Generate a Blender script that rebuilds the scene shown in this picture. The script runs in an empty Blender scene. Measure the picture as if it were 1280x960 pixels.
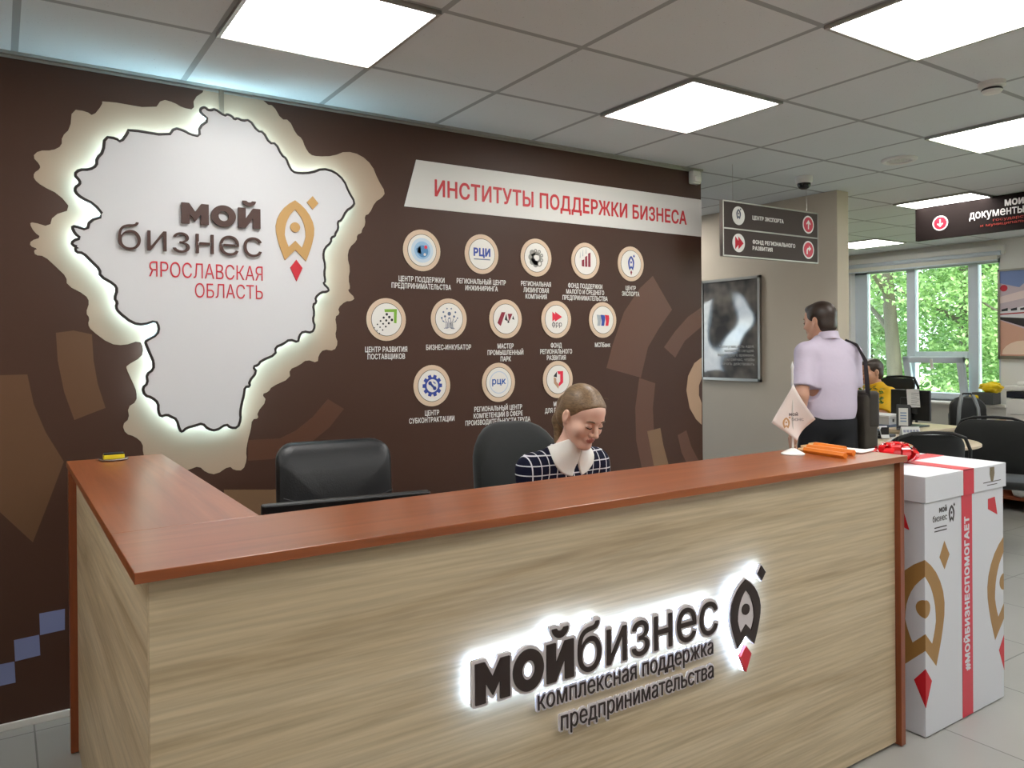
import bpy, bmesh, math, random
import numpy as np
from mathutils import Vector, Matrix
from mathutils.geometry import tessellate_polygon
sc = bpy.context.scene
COL = sc.collection
R = math.radians

# ------------------------------------------------------------------ camera, world, exposure
CEIL = 2.551          # ceiling height
D = 3.414             # the brown feature wall stands at y = D
def make_camera():
    cd = bpy.data.cameras.new('camera'); cam = bpy.data.objects.new('camera', cd); COL.objects.link(cam)
    cd.sensor_width = 36; cd.lens = 36*957.546/1280
    cd.shift_x = (640-616.234)/1280; cd.shift_y = -(480-435.762)/1280
    cd.clip_start = .02; cd.clip_end = 200
    yaw, pitch, roll = 0.572456, -0.002066, -0.0078715
    f = Vector((math.sin(yaw)*math.cos(pitch), math.cos(yaw)*math.cos(pitch), math.sin(pitch)))
    r0 = Vector((math.cos(yaw), -math.sin(yaw), 0)); u0 = r0.cross(f)
    r = r0*math.cos(roll)+u0*math.sin(roll); u = -r0*math.sin(roll)+u0*math.cos(roll)
    m = Matrix(((r.x,u.x,-f.x,0),(r.y,u.y,-f.y,0),(r.z,u.z,-f.z,1.4243),(0,0,0,1)))
    cam.matrix_world = m; sc.camera = cam
make_camera()
sc.view_settings.view_transform = 'Standard'; sc.view_settings.look = 'None'
sc.view_settings.exposure = 0.0; sc.view_settings.gamma = 1.0; sc.view_settings.use_curve_mapping = False
sc.cycles.max_bounces = 8; sc.cycles.diffuse_bounces = 5; sc.cycles.use_denoising = True
LAMP = 14.5            # ceiling diffuser strength
SKY = 4.0
w = bpy.data.worlds.new('sky'); sc.world = w; w.use_nodes = True
nt = w.node_tree; bg = nt.nodes['Background']
st = nt.nodes.new('ShaderNodeTexSky'); st.sky_type = 'NISHITA'; st.sun_disc = False
st.sun_elevation = R(50); st.sun_rotation = R(200); st.dust_density = 3.0; st.air_density = 1.0
mixw = nt.nodes.new('ShaderNodeMix'); mixw.data_type = 'RGBA'; mixw.inputs[0].default_value = .75
nt.links.new(st.outputs[0], mixw.inputs[6]); mixw.inputs[7].default_value = (.82,.92,1.0,1)
nt.links.new(mixw.outputs[2], bg.inputs[0]); bg.inputs[1].default_value = SKY
sd = bpy.data.lights.new('sun','SUN'); sd.energy = 5.0; sd.angle = R(20); sd.color = (1,.96,.88)
so = bpy.data.objects.new('sun', sd); COL.objects.link(so); so.rotation_euler = (R(42),0,R(70))

# ------------------------------------------------------------------ helpers
def lin(h):
    if isinstance(h, (tuple,list)) and max(h) > 1.0: c = [v/255 for v in h]
    else: c = list(h)
    return tuple((v/12.92 if v <= .04045 else ((v+.055)/1.055)**2.4) for v in c)+(1.0,)
MATS = {}
def mat(name, rgb, rough=.5, spec=.5, metal=0, emit=None, estr=0, noise=None, bump=None, coat=0, sheen=0, trans=0, alpha=None):
    """plain principled material; noise=(scale, amount, stretch xyz) mottles the colour, bump=(scale, strength)"""
    if name in MATS: return MATS[name]
    m = bpy.data.materials.new(name); m.use_nodes = True; n = m.node_tree.nodes; l = m.node_tree.links
    b = n['Principled BSDF']; c = lin(rgb)
    b.inputs['Base Color'].default_value = c; b.inputs['Roughness'].default_value = rough
    b.inputs['Specular IOR Level'].default_value = spec; b.inputs['Metallic'].default_value = metal
    b.inputs['Coat Weight'].default_value = coat; b.inputs['Sheen Weight'].default_value = sheen
    b.inputs['Transmission Weight'].default_value = trans
    if emit: b.inputs['Emission Color'].default_value = lin(emit); b.inputs['Emission Strength'].default_value = estr
    if noise or bump:
        tc = n.new('ShaderNodeTexCoord'); mp = n.new('ShaderNodeMapping'); l.new(tc.outputs['Object'], mp.inputs[0])
    if noise:
        s, a = noise[0], noise[1]
        if len(noise) > 2: mp.inputs['Scale'].default_value = noise[2]
        t = n.new('ShaderNodeTexNoise'); t.inputs['Scale'].default_value = s; t.inputs['Detail'].default_value = 5
        l.new(mp.outputs[0], t.inputs[0])
        r = n.new('ShaderNodeMapRange'); r.inputs[1].default_value = .3; r.inputs[2].default_value = .7
        r.inputs[3].default_value = 1-a; r.inputs[4].default_value = 1+a; l.new(t.outputs[0], r.inputs[0])
        v = n.new('ShaderNodeVectorMath'); v.operation = 'SCALE'; v.inputs[0].default_value = c[:3]; l.new(r.outputs[0], v.inputs['Scale'])
        l.new(v.outputs[0], b.inputs['Base Color'])
    if bump:
        t2 = n.new('ShaderNodeTexNoise'); t2.inputs['Scale'].default_value = bump[0]; l.new(tc.outputs['Object'], t2.inputs[0])
        bp = n.new('ShaderNodeBump'); bp.inputs['Strength'].default_value = bump[1]; bp.inputs['Distance'].default_value = .01
        l.new(t2.outputs[0], bp.inputs['Height']); l.new(bp.outputs[0], b.inputs['Normal'])
    MATS[name] = m; return m

def tag(o, label=None, cat=None, group=None, kind=None):
    if label: o['label'] = label
    if cat: o['category'] = cat
    if group: o['group'] = group
    if kind: o['kind'] = kind
    return o
def empty(name, loc, label, cat, group=None, rz=0):
    o = bpy.data.objects.new(name, None); o.empty_display_size = .05; COL.objects.link(o)
    o.location = loc; o.rotation_euler = (0,0,rz); return tag(o, label, cat, group)
def wloc(o):
    """world matrix from the basis chain (nothing is scaled)"""
    m = o.matrix_basis
    while o.parent: o = o.parent; m = o.matrix_basis @ m
    return m
def link_mesh(name, verts, faces, mats, parent=None, smooth=False, fm=None, world=False):
    """one mesh object. world=True: verts are world coordinates even under a parent; without a parent its origin goes to its base"""
    me = bpy.data.meshes.new(name)
    vs = [Vector(v) for v in verts]
    o = bpy.data.objects.new(name, me); COL.objects.link(o)
    if parent:
        o.parent = parent
        if world:
            inv = wloc(parent).inverted(); vs = [inv @ v for v in vs]
    else:
        lo = [min(v[i] for v in vs) for i in range(3)]; hi = [max(v[i] for v in vs) for i in range(3)]
        b = Vector(((lo[0]+hi[0])/2, (lo[1]+hi[1])/2, lo[2])); vs = [v-b for v in vs]; o.location = b
    me.from_pydata([tuple(v) for v in vs], [], faces); me.update()
    if not isinstance(mats, (list,tuple)): mats = [mats]
    for m in mats: me.materials.append(m)
    if fm: me.polygons.foreach_set('material_index', fm)
    if smooth: me.polygons.foreach_set('use_smooth', [True]*len(me.polygons))
    return o

class MB:
    """collects shapes of ONE part"""
    def __init__(s): s.v=[]; s.f=[]; s.fm=[]; s.mi=0
    def add(s, vs, fs):
        k=len(s.v); s.v += [Vector(v) for v in vs]; s.f += [tuple(i+k for i in f) for f in fs]; s.fm += [s.mi]*len(fs); return s
    def box(s, x0,x1,y0,y1,z0,z1, b=0, M=None):
        if b:
            bm = bmesh.new(); bmesh.ops.create_cube(bm, size=1)
            for v in bm.verts: v.co = Vector((x0+(v.co.x+.5)*(x1-x0), y0+(v.co.y+.5)*(y1-y0), z0+(v.co.z+.5)*(z1-z0)))
            bmesh.ops.bevel(bm, geom=bm.edges[:], offset=b, segments=2 if b<.02 else 4, profile=.5, affect='EDGES')
            bm.verts.index_update(); vs=[v.co.copy() for v in bm.verts]; fs=[tuple(v.index for v in f.verts) for f in bm.faces]; bm.free()
        else:
            vs=[(x,y,z) for x in (x0,x1) for y in (y0,y1) for z in (z0,z1)]
            fs=[(0,1,3,2),(4,6,7,5),(0,4,5,1),(2,3,7,6),(0,2,6,4),(1,5,7,3)]
        if M: vs=[M@Vector(v) for v in vs]
        return s.add(vs,fs)
    def cyl(s, a, b, r, r2=None, n=16, caps=True):
        a=Vector(a); b=Vector(b); r2=r if r2 is None else r2; d=(b-a).normalized()
        t=Vector((0,0,1)) if abs(d.z)<.9 else Vector((1,0,0)); u=d.cross(t).normalized(); w_=d.cross(u)
        vs=[]
        for p,q in ((a,r),(b,r2)):
            vs += [p+(u*math.cos(2*math.pi*i/n)+w_*math.sin(2*math.pi*i/n))*q for i in range(n)]
        fs=[(i,(i+1)%n,n+(i+1)%n,n+i) for i in range(n)]
        if caps: fs += [tuple(range(n))[::-1], tuple(range(n,2*n))]
        return s.add(vs,fs)
    def tube(s, pts, r, n=8, closed=False):
        pts=[Vector(p) for p in pts]; m=len(pts); rr = r if isinstance(r,(list,tuple)) else [r]*m
        rings=[]; up=None
        for i,p in enumerate(pts):
            a=pts[i-1] if (i or closed) else p; b=pts[(i+1)%m] if (i<m-1 or closed) else p
            d=(b-a).normalized()
            if up is None: up=Vector((0,0,1)) if abs(d.z)<.9 else Vector((1,0,0))
            u=(up-d*up.dot(d)).normalized(); w_=d.cross(u); up=u
            rings.append([p+(u*math.cos(2*math.pi*k/n)+w_*math.sin(2*math.pi*k/n))*rr[i] for k in range(n)])
        vs=[v for q in rings for v in q]; fs=[]
        for i in range(m if closed else m-1):
            j=(i+1)%m
            fs += [(i*n+k, i*n+(k+1)%n, j*n+(k+1)%n, j*n+k) for k in range(n)]
        if not closed: fs += [tuple(range(n))[::-1], tuple(range((m-1)*n,m*n))]
        return s.add(vs,fs)
    def lathe(s, prof, c=(0,0,0), n=24, M=None):
        vs=[]; k=len(prof)
        for i in range(n):
            a=2*math.pi*i/n
            vs += [Vector((r*math.cos(a)+c[0], r*math.sin(a)+c[1], z+c[2])) for r,z in prof]
        fs=[(i*k+j, ((i+1)%n)*k+j, ((i+1)%n)*k+j+1, i*k+j+1) for i in range(n) for j in range(k-1)]
        if M: vs=[M@v for v in vs]
        return s.add(vs,fs)
    def prism(s, poly, fr, d0, d1):
        """polygon in a frame's plane, between two distances off that plane"""
        n=len(poly); vs=[fr(x,z,d1) for x,z in poly]+[fr(x,z,d0) for x,z in poly]
        tri=tessellate_polygon([[Vector((x,z,0)) for x,z in poly]])
        fs=[tuple(t) for t in tri]
        if d0!=d1:
            fs += [tuple(i+n for i in t[::-1]) for t in tri]
            fs += [(i,(i+1)%n,n+(i+1)%n,n+i) for i in range(n)]
        return s.add(vs,fs)
    def ring(s, A, B, fr, d0, d1, closed=True):
        """band between two loops of equal length"""
        n=len(A); vs=[fr(x,z,d1) for x,z in A]+[fr(x,z,d1) for x,z in B]
        m=n if closed else n-1
        fs=[(i,(i+1)%n,n+(i+1)%n,n+i) for i in range(m)]
        if d0!=d1:
            vs += [fr(x,z,d0) for x,z in A]+[fr(x,z,d0) for x,z in B]
            for i in range(m):
                j=(i+1)%n
                fs += [(2*n+i,3*n+i,3*n+j,2*n+j),(i,2*n+i,2*n+j,j),(n+i,n+j,3*n+j,3*n+i)]
        return s.add(vs,fs)
    def disc(s, c, r, fr, d0, d1, n=32, r2=None):
        A=[(c[0]+r*math.cos(2*math.pi*i/n), c[1]+r*math.sin(2*math.pi*i/n)) for i in range(n)]
        if r2 is None: return s.prism(A, fr, d0, d1)
        B=[(c[0]+r2*math.cos(2*math.pi*i/n), c[1]+r2*math.sin(2*math.pi*i/n)) for i in range(n)]
        return s.ring(A,B,fr,d0,d1)
    def build(s, name, mats, parent=None, smooth=False, world=True):
        # faces all wound outwards
        o=link_mesh(name, s.v, s.f, mats, parent, False, s.fm, world)
        if getattr(s,'plain',False): return o
        bm=bmesh.new(); bm.from_mesh(o.data); bmesh.ops.recalc_face_normals(bm, faces=bm.faces[:]); bm.to_mesh(o.data); bm.free()
        if smooth:
            o.data.polygons.foreach_set('use_smooth',[True]*len(o.data.polygons))
            o.data.set_sharp_from_angle(angle=R(40))
        return o
class Frame:
    """a plane: origin, direction to the right, normal towards the viewer"""
    def __init__(s,o,u,n): s.o=Vector(o); s.u=Vector(u).normalized(); s.n=Vector(n).normalized(); s.up=s.n.cross(s.u)
    def __call__(s,x,z,d=0): return s.o+s.u*x+s.up*z+s.n*d
WALL = Frame((0,D,0),(1,0,0),(0,-1,0))

_tcache={}
def glyphs(s, sp=1.0):
    """outline loops of a line of type in em units (outer loops run clockwise)"""
    k=(s,sp)
    if k in _tcache: return _tcache[k]
    c=bpy.data.curves.new('t','FONT'); c.body=s; c.size=1; c.resolution_u=4; c.fill_mode='NONE'; c.space_character=sp
    o=bpy.data.objects.new('t',c); COL.objects.link(o)
    dg=bpy.context.evaluated_depsgraph_get(); me=bpy.data.meshes.new_from_object(o.evaluated_get(dg))
    v=[(p.co.x,p.co.y) for p in me.vertices]; nx={}
    for e in me.edges: nx.setdefault(e.vertices[0],[]).append(e.vertices[1]); nx.setdefault(e.vertices[1],[]).append(e.vertices[0])
    seen=set(); loops=[]
    for i in range(len(v)):
        if i in seen: continue
        L=[i]; seen.add(i); j=i+1 if i+1 in nx.get(i,()) else nx[i][0]
        while j not in seen:
            L.append(j); seen.add(j); n_=[q for q in nx[j] if q not in seen]
            if not n_: break
            j=j+1 if j+1 in n_ else n_[0]
        P=[v[q] for q in L]; P=[p for q,p in enumerate(P) if math.dist(p,P[q-1])>1e-5]
        if len(P)>2: loops.append(P)
    bpy.data.objects.remove(o); bpy.data.curves.remove(c); bpy.data.meshes.remove(me)
    _tcache[k]=loops; return loops
def area2(P): return sum(P[i-1][0]*P[i][1]-P[i][0]*P[i-1][1] for i in range(len(P)))
def offset_loop(P,d):
    """shift every edge outwards of a clockwise loop (a counter-clockwise hole shrinks)"""
    if not d: return P
    n=len(P); out=[]
    for i in range(n):
        a,p,c=P[i-1],P[i],P[(i+1)%n]
        u=(p[0]-a[0],p[1]-a[1]); w_=(c[0]-p[0],c[1]-p[1]); lu=math.hypot(*u) or 1; lw=math.hypot(*w_) or 1
        n1=(-u[1]/lu,u[0]/lu); n2=(-w_[1]/lw,w_[0]/lw); bx,by=n1[0]+n2[0],n1[1]+n2[1]; q=bx*bx+by*by
        k=min(2/q,1.6) if q>1e-6 else 1
        out.append((p[0]+bx*k*d,p[1]+by*k*d))
    return out
def inside(p,P):
    r=False
    for i in range(len(P)):
        a,b=P[i-1],P[i]
        if (a[1]>p[1])!=(b[1]>p[1]) and p[0]<(b[0]-a[0])*(p[1]-a[1])/(b[1]-a[1])+a[0]: r=not r
    return r
def capheight(ch): return max(p[1] for L in glyphs(ch) for p in L)
def heavy():
    """the three heavy letters of the emblem, x-height .542 em"""
    k=.542; A_=[(0,0),(0,1),(.27,1),(.49,.60),(.71,1),(.98,1),(.98,0),(.69,0),(.69,.47),(.49,.13),(.29,.47),(.29,0)]
    c=1.53; O=[(c+.46*math.sin(t*math.pi/24),.5+.53*math.cos(t*math.pi/24)) for t in range(48)]; I=[(c+.19*math.sin(-t*math.pi/24),.5+.245*math.cos(t*math.pi/24)) for t in range(48)]
    x=2.08; Y=[(x,0),(x,1),(x+.29,1),(x+.29,.47),(x+.57,1),(x+.86,1),(x+.86,0),(x+.57,0),(x+.57,.53),(x+.29,0)]
    B=[(x+.43+.26*math.cos(math.pi+t*math.pi/12),1.36+.26*math.sin(math.pi+t*math.pi/12)) for t in range(13)]+[(x+.43+.10*math.cos(-t*math.pi/12),1.36+.07*math.sin(-t*math.pi/12)) for t in range(13)]
    L=[[(p[0]*k,p[1]*k) for p in q] for q in (A_,O,I,Y,B[::-1])]
    return L
_fcache={}
def glyph_field(loops, res, mg):
    """signed distance (em, positive inside) of overlapping outlines on a grid"""
    E=np.array([(a[0],a[1],b[0],b[1]) for P in loops for a,b in zip(P,P[1:]+P[:1])])
    lo=E[:,:2].min(0)-mg; hi=E[:,:2].max(0)+mg; nx,ny=(np.ceil((hi-lo)*res).astype(int)+1)
    X=lo[0]+np.arange(nx)/res; Y=lo[1]+(np.arange(ny)+.013)/res; GX,GY=np.meshgrid(X,Y,indexing='ij')
    d2=np.full(GX.shape,9.0); wn=np.zeros(GX.shape,int)
    for x0,y0,x1,y1 in E:
        dx,dy=x1-x0,y1-y0; q=dx*dx+dy*dy
        if q<1e-14: continue
        t=np.clip(((GX-x0)*dx+(GY-y0)*dy)/q,0,1); d2=np.minimum(d2,(GX-x0-t*dx)**2+(GY-y0-t*dy)**2)
        if y0!=y1:
            m=(Y>=min(y0,y1))&(Y<max(y0,y1))
            if m.any(): xc=x0+(Y[m]-y0)*dx/dy; wn[:,m]+=(GX[:,m]<xc)*(1 if y1>y0 else -1)
    return np.where(wn!=0,1,-1)*np.sqrt(d2), X, Y
def contour(F,X,Y,lev):
    """area where F>lev as polygons (runs of cells and clipped border cells) and its border segments"""
    G=F-lev; polys=[]; segs=[]; I=G>0
    nx,ny=G.shape
    s4=I[:-1,:-1].astype(int)+I[1:,:-1]+I[:-1,1:]+I[1:,1:]
    for j in range(ny-1):
        row=s4[:,j]
        if not row.any(): continue
        i=0
        while i<nx-1:
            if row[i]==4:
                k=i
                while k<nx-1 and row[k]==4: k+=1
                polys.append([(X[i],Y[j]),(X[k],Y[j]),(X[k],Y[j+1]),(X[i],Y[j+1])]); i=k; continue
            if row[i]:
                c=[(i,j),(i+1,j),(i+1,j+1),(i,j+1)]; P=[]; cr=[]
                for q in range(4):
                    a,b=c[q],c[(q+1)%4]; ga,gb=G[a],G[b]
                    if ga>0: P.append((X[a[0]],Y[a[1]]))
                    if (ga>0)!=(gb>0):
                        t=ga/(ga-gb); p=(X[a[0]]+(X[b[0]]-X[a[0]])*t,Y[a[1]]+(Y[b[1]]-Y[a[1]])*t); P.append(p); cr.append((p,ga>0))
                if len(P)>2: polys.append(P)
                if len(cr)==2: segs.append((cr[0][0],cr[1][0]) if cr[0][1] else (cr[1][0],cr[0][0]))
                elif len(cr)==4: segs+= [(cr[0][0],cr[1][0]),(cr[2][0],cr[3][0])]
            i+=1
    return polys,segs
def text(mb, s, fr, x0, x1, z0, cap, d0, d1, bold=0, ref='Н', xs=None, center=None, grow=0, res=None):
    """lettering set into [x0,x1], on baseline z0, ref letter cap high; or centred with width factor xs. bold in em, grow in metres"""
    if s=='мой': raw=heavy(); bold=0; ch=.542
    else: raw=glyphs(s, 1+max(0,bold)*2.2); ch=capheight(ref)
    k=cap/(ch+2*bold); a=min(p[0] for P in raw for p in P)-bold; b=max(p[0] for P in raw for p in P)+bold
    if center is not None: kx=k*(xs or 1); x0=center-(b-a)*kx/2
    elif x1 is None: kx=k*(xs or 1)
    else: kx=(x1-x0)/(b-a)
    res=res or (90 if cap>.05 else 48 if cap>.03 else 34)
    lev=-(bold+grow*2/(k+kx))
    cl=[]
    for P in sorted(raw,key=lambda P:min(p[0] for p in P)):
        u,v=min(p[0] for p in P),max(p[0] for p in P)
        if cl and u<cl[-1][1]-.004: cl[-1][0].append(P); cl[-1][1]=max(v,cl[-1][1])
        else: cl.append([[P],v])
    for n_,(Ps,_) in enumerate(cl):
        F,X,Y=glyph_field(Ps,res,max(.03,-lev+.03)); polys,segs=contour(F,X,Y,lev); e_=(n_%3)*4e-6
        T=lambda p,d: fr(x0+(p[0]-a)*kx, z0+(p[1]+bold)*k, d)
        for P in polys:
            mb.add([T(p,d1+e_) for p in P],[tuple(range(len(P)))])
            if d0!=d1 and grow: mb.add([T(p,d0) for p in P],[tuple(range(len(P)))[::-1]])
        if d0!=d1:
            for p,q in segs: mb.add([T(p,d1+e_),T(q,d1+e_),T(q,d0),T(p,d0)],[(0,1,2,3)])
    mb.plain=True
    return mb
def smooth_loop(P):
    out=[]
    for a,b in zip(P,P[1:]+P[:1]): out+=[(a[0]*.75+b[0]*.25,a[1]*.75+b[1]*.25),(a[0]*.25+b[0]*.75,a[1]*.25+b[1]*.75)]
    return out

def resample(pts, n):
    L=[0]
    for a,b in zip(pts,pts[1:]): L.append(L[-1]+math.dist(a,b))
    out=[]
    for i in range(n):
        t=L[-1]*i/n; j=max(k for k in range(len(L)) if L[k]<=t+1e-9); j=min(j,len(pts)-2)
        f=(t-L[j])/max(1e-9,L[j+1]-L[j]); out.append((pts[j][0]+(pts[j+1][0]-pts[j][0])*f, pts[j][1]+(pts[j+1][1]-pts[j][1])*f))
    return out
RO=[(0,0),(.2,.13),(.33,.27),(.44,.45),(.49,.62),(.5,.78),(.46,.98),(.38,1.25),(.27,1.52)]; RN=(0,1.25)
RI=[(0,.23),(.12,.36),(.21,.53),(.26,.72),(.27,.9),(.23,1.05),(.17,1.19)]; RC=(0,1.02)
def rocket_loops():
    def half(side, notch): return resample(side,10)+resample([side[-1],notch],4)
    def full(h):
        return h+[(0,None)]+[(-x,z) for x,z in h[:0:-1]]
    o=half(RO,RN); i=half(RI,RC)
    A=o+[RN]+[(-x,z) for x,z in o[:0:-1]]; B=i+[RC]+[(-x,z) for x,z in i[:0:-1]]
    return A,B,(o+[RN]),(i+[RC])
RA,RB,RAH,RBH=rocket_loops()
def rocket(fr, cx, top, wd, d0, d1, part='all', side=0, mb=None, sz=1.0):
    """the rocket emblem, wd wide, hanging from its tip at (cx, top); side=+1/-1 gives the half right/left of its axis"""
    mb=mb or MB(); t=lambda P,s=1:[(cx+s*x*wd, top-z*wd*sz) for x,z in P]
    circ=[(.125*math.sin(2*math.pi*k/20), .68-.125*math.cos(2*math.pi*k/20)) for k in range(20)]
    if part in ('all','body'):
        if side==0: mb.ring(t(RA),t(RB),fr,d0,d1); mb.prism(t(circ),fr,d0,d1)
        else: mb.ring(t(RAH,side),t(RBH,side),fr,d0,d1,closed=False); mb.prism(t(circ[:11],side),fr,d0,d1)
    if part in ('all','spark') and side>=0: mb.prism(t([(.46,-.15),(.61,.02),(.46,.19),(.31,.02)]),fr,d0,d1)
    if part in ('flame',):
        if side==0: mb.prism(t([(0,1.5),(.155,1.7),(0,2.04),(-.155,1.7)]),fr,d0,d1)
        else: mb.prism(t([(0,1.5),(.155,1.7),(0,2.04)],side),fr,d0,d1)
    return mb
MAP=[(0.350,1.951),(0.316,1.995),(0.272,2.015),(0.251,2.035),(0.251,2.053),(0.267,2.067),(0.267,2.080),(0.248,2.102),(0.265,2.123),(0.301,2.127),(0.326,2.146),(0.326,2.174),(0.349,2.202),(0.355,2.262),(0.395,2.262),(0.412,2.249),(0.438,2.290),(0.438,2.304),(0.590,2.299),(0.612,2.336),(0.649,2.330),(0.674,2.318),(0.712,2.315),(0.709,2.353),(0.750,2.389),(0.716,2.414),(0.715,2.429),(0.726,2.439),(0.736,2.439),(0.745,2.430),(0.761,2.432),(0.773,2.440),(0.814,2.416),(0.824,2.426),(0.844,2.420),(0.854,2.407),(0.867,2.416),(0.887,2.407),(0.918,2.416),(0.952,2.371),(0.976,2.373),(1.004,2.326),(1.032,2.330),(1.057,2.280),(1.078,2.269),(1.089,2.238),(1.106,2.213),(1.136,2.210),(1.195,2.219),(1.244,2.244),(1.301,2.237),(1.348,2.203),(1.371,2.150),(1.402,2.105),(1.386,2.081),(1.358,2.063),(1.334,2.015),(1.315,2.008),(1.319,1.975),(1.303,1.952),(1.303,1.941),(1.283,1.932),(1.283,1.910),(1.252,1.882),(1.244,1.845),(1.255,1.802),(1.248,1.765),(1.255,1.729),(1.243,1.721),(1.274,1.693),(1.258,1.682),(1.235,1.681),(1.205,1.655),(1.212,1.633),(1.194,1.622),(1.201,1.582),(1.193,1.553),(1.204,1.524),(1.189,1.495),(1.148,1.502),(1.129,1.481),(1.125,1.452),(1.086,1.466),(1.057,1.445),(1.021,1.431),(1.024,1.399),(0.957,1.372),(0.947,1.355),(0.923,1.347),(0.940,1.324),(0.905,1.283),(0.912,1.262),(0.888,1.261),(0.884,1.225),(0.874,1.191),(0.867,1.150),(0.870,1.123),(0.856,1.086),(0.826,1.089),(0.809,1.106),(0.767,1.080),(0.734,1.090),(0.712,1.115),(0.683,1.107),(0.648,1.099),(0.633,1.084),(0.623,1.091),(0.611,1.138),(0.590,1.149),(0.575,1.159),(0.550,1.152),(0.541,1.174),(0.542,1.207),(0.518,1.231),(0.491,1.241),(0.483,1.271),(0.503,1.289),(0.498,1.325),(0.525,1.344),(0.525,1.376),(0.516,1.399),(0.507,1.422),(0.496,1.451),(0.497,1.460),(0.541,1.486),(0.547,1.516),(0.535,1.542),(0.490,1.525),(0.449,1.531),(0.398,1.575),(0.389,1.594),(0.395,1.613),(0.384,1.628),(0.395,1.663),(0.384,1.685),(0.334,1.714),(0.334,1.740),(0.306,1.769),(0.276,1.802),(0.252,1.803),(0.249,1.819),(0.260,1.823),(0.238,1.830),(0.241,1.846),(0.268,1.858),(0.249,1.874),(0.239,1.898),(0.247,1.904),(0.291,1.891),(0.299,1.928)]
TAN=[(0.242,1.976),(0.200,2.031),(0.143,2.057),(0.116,2.081),(0.116,2.104),(0.137,2.122),(0.137,2.138),(0.112,2.166),(0.133,2.192),(0.179,2.198),(0.211,2.221),(0.211,2.257),(0.240,2.292),(0.247,2.369),(0.298,2.368),(0.320,2.353),(0.353,2.404),(0.353,2.422),(0.547,2.417),(0.575,2.464),(0.623,2.457),(0.655,2.441),(0.703,2.439),(0.699,2.486),(0.751,2.532),(0.708,2.563),(0.706,2.582),(0.720,2.595),(0.732,2.595),(0.745,2.584),(0.765,2.586),(0.780,2.597),(0.832,2.567),(0.845,2.579),(0.870,2.573),(0.883,2.555),(0.900,2.567),(0.926,2.556),(0.965,2.568),(1.009,2.512),(1.040,2.514),(1.075,2.456),(1.111,2.461),(1.143,2.399),(1.170,2.385),(1.184,2.346),(1.207,2.315),(1.244,2.311),(1.320,2.323),(1.382,2.355),(1.456,2.347),(1.515,2.305),(1.545,2.238),(1.585,2.181),(1.564,2.151),(1.529,2.129),(1.499,2.068),(1.474,2.059),(1.479,2.017),(1.459,1.988),(1.459,1.974),(1.434,1.963),(1.434,1.935),(1.395,1.900),(1.385,1.853),(1.399,1.799),(1.389,1.752),(1.399,1.707),(1.384,1.697),(1.423,1.662),(1.403,1.647),(1.374,1.646),(1.336,1.613),(1.345,1.586),(1.321,1.571),(1.330,1.521),(1.321,1.485),(1.335,1.449),(1.316,1.412),(1.264,1.420),(1.240,1.393),(1.235,1.357),(1.184,1.374),(1.147,1.347),(1.102,1.330),(1.106,1.290),(1.021,1.255),(1.008,1.233),(0.977,1.223),(0.999,1.194),(0.955,1.142),(0.963,1.116),(0.933,1.114),(0.928,1.069),(0.915,1.026),(0.906,0.975),(0.910,0.940),(0.893,0.893),(0.855,0.897),(0.834,0.918),(0.779,0.885),(0.738,0.898),(0.709,0.929),(0.672,0.918),(0.628,0.908),(0.608,0.888),(0.596,0.897),(0.581,0.956),(0.553,0.970),(0.534,0.983),(0.503,0.974),(0.491,1.001),(0.491,1.042),(0.461,1.072),(0.427,1.085),(0.415,1.122),(0.442,1.146),(0.435,1.191),(0.469,1.214),(0.469,1.255),(0.458,1.284),(0.447,1.312),(0.432,1.349),(0.433,1.361),(0.489,1.394),(0.497,1.431),(0.482,1.463),(0.424,1.442),(0.372,1.449),(0.306,1.504),(0.295,1.527),(0.302,1.552),(0.288,1.571),(0.302,1.615),(0.288,1.643),(0.223,1.679),(0.223,1.711),(0.188,1.748),(0.149,1.788),(0.118,1.790),(0.114,1.809),(0.128,1.814),(0.101,1.824),(0.104,1.844),(0.139,1.859),(0.115,1.879),(0.101,1.909),(0.111,1.916),(0.167,1.901),(0.178,1.947)]
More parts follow.
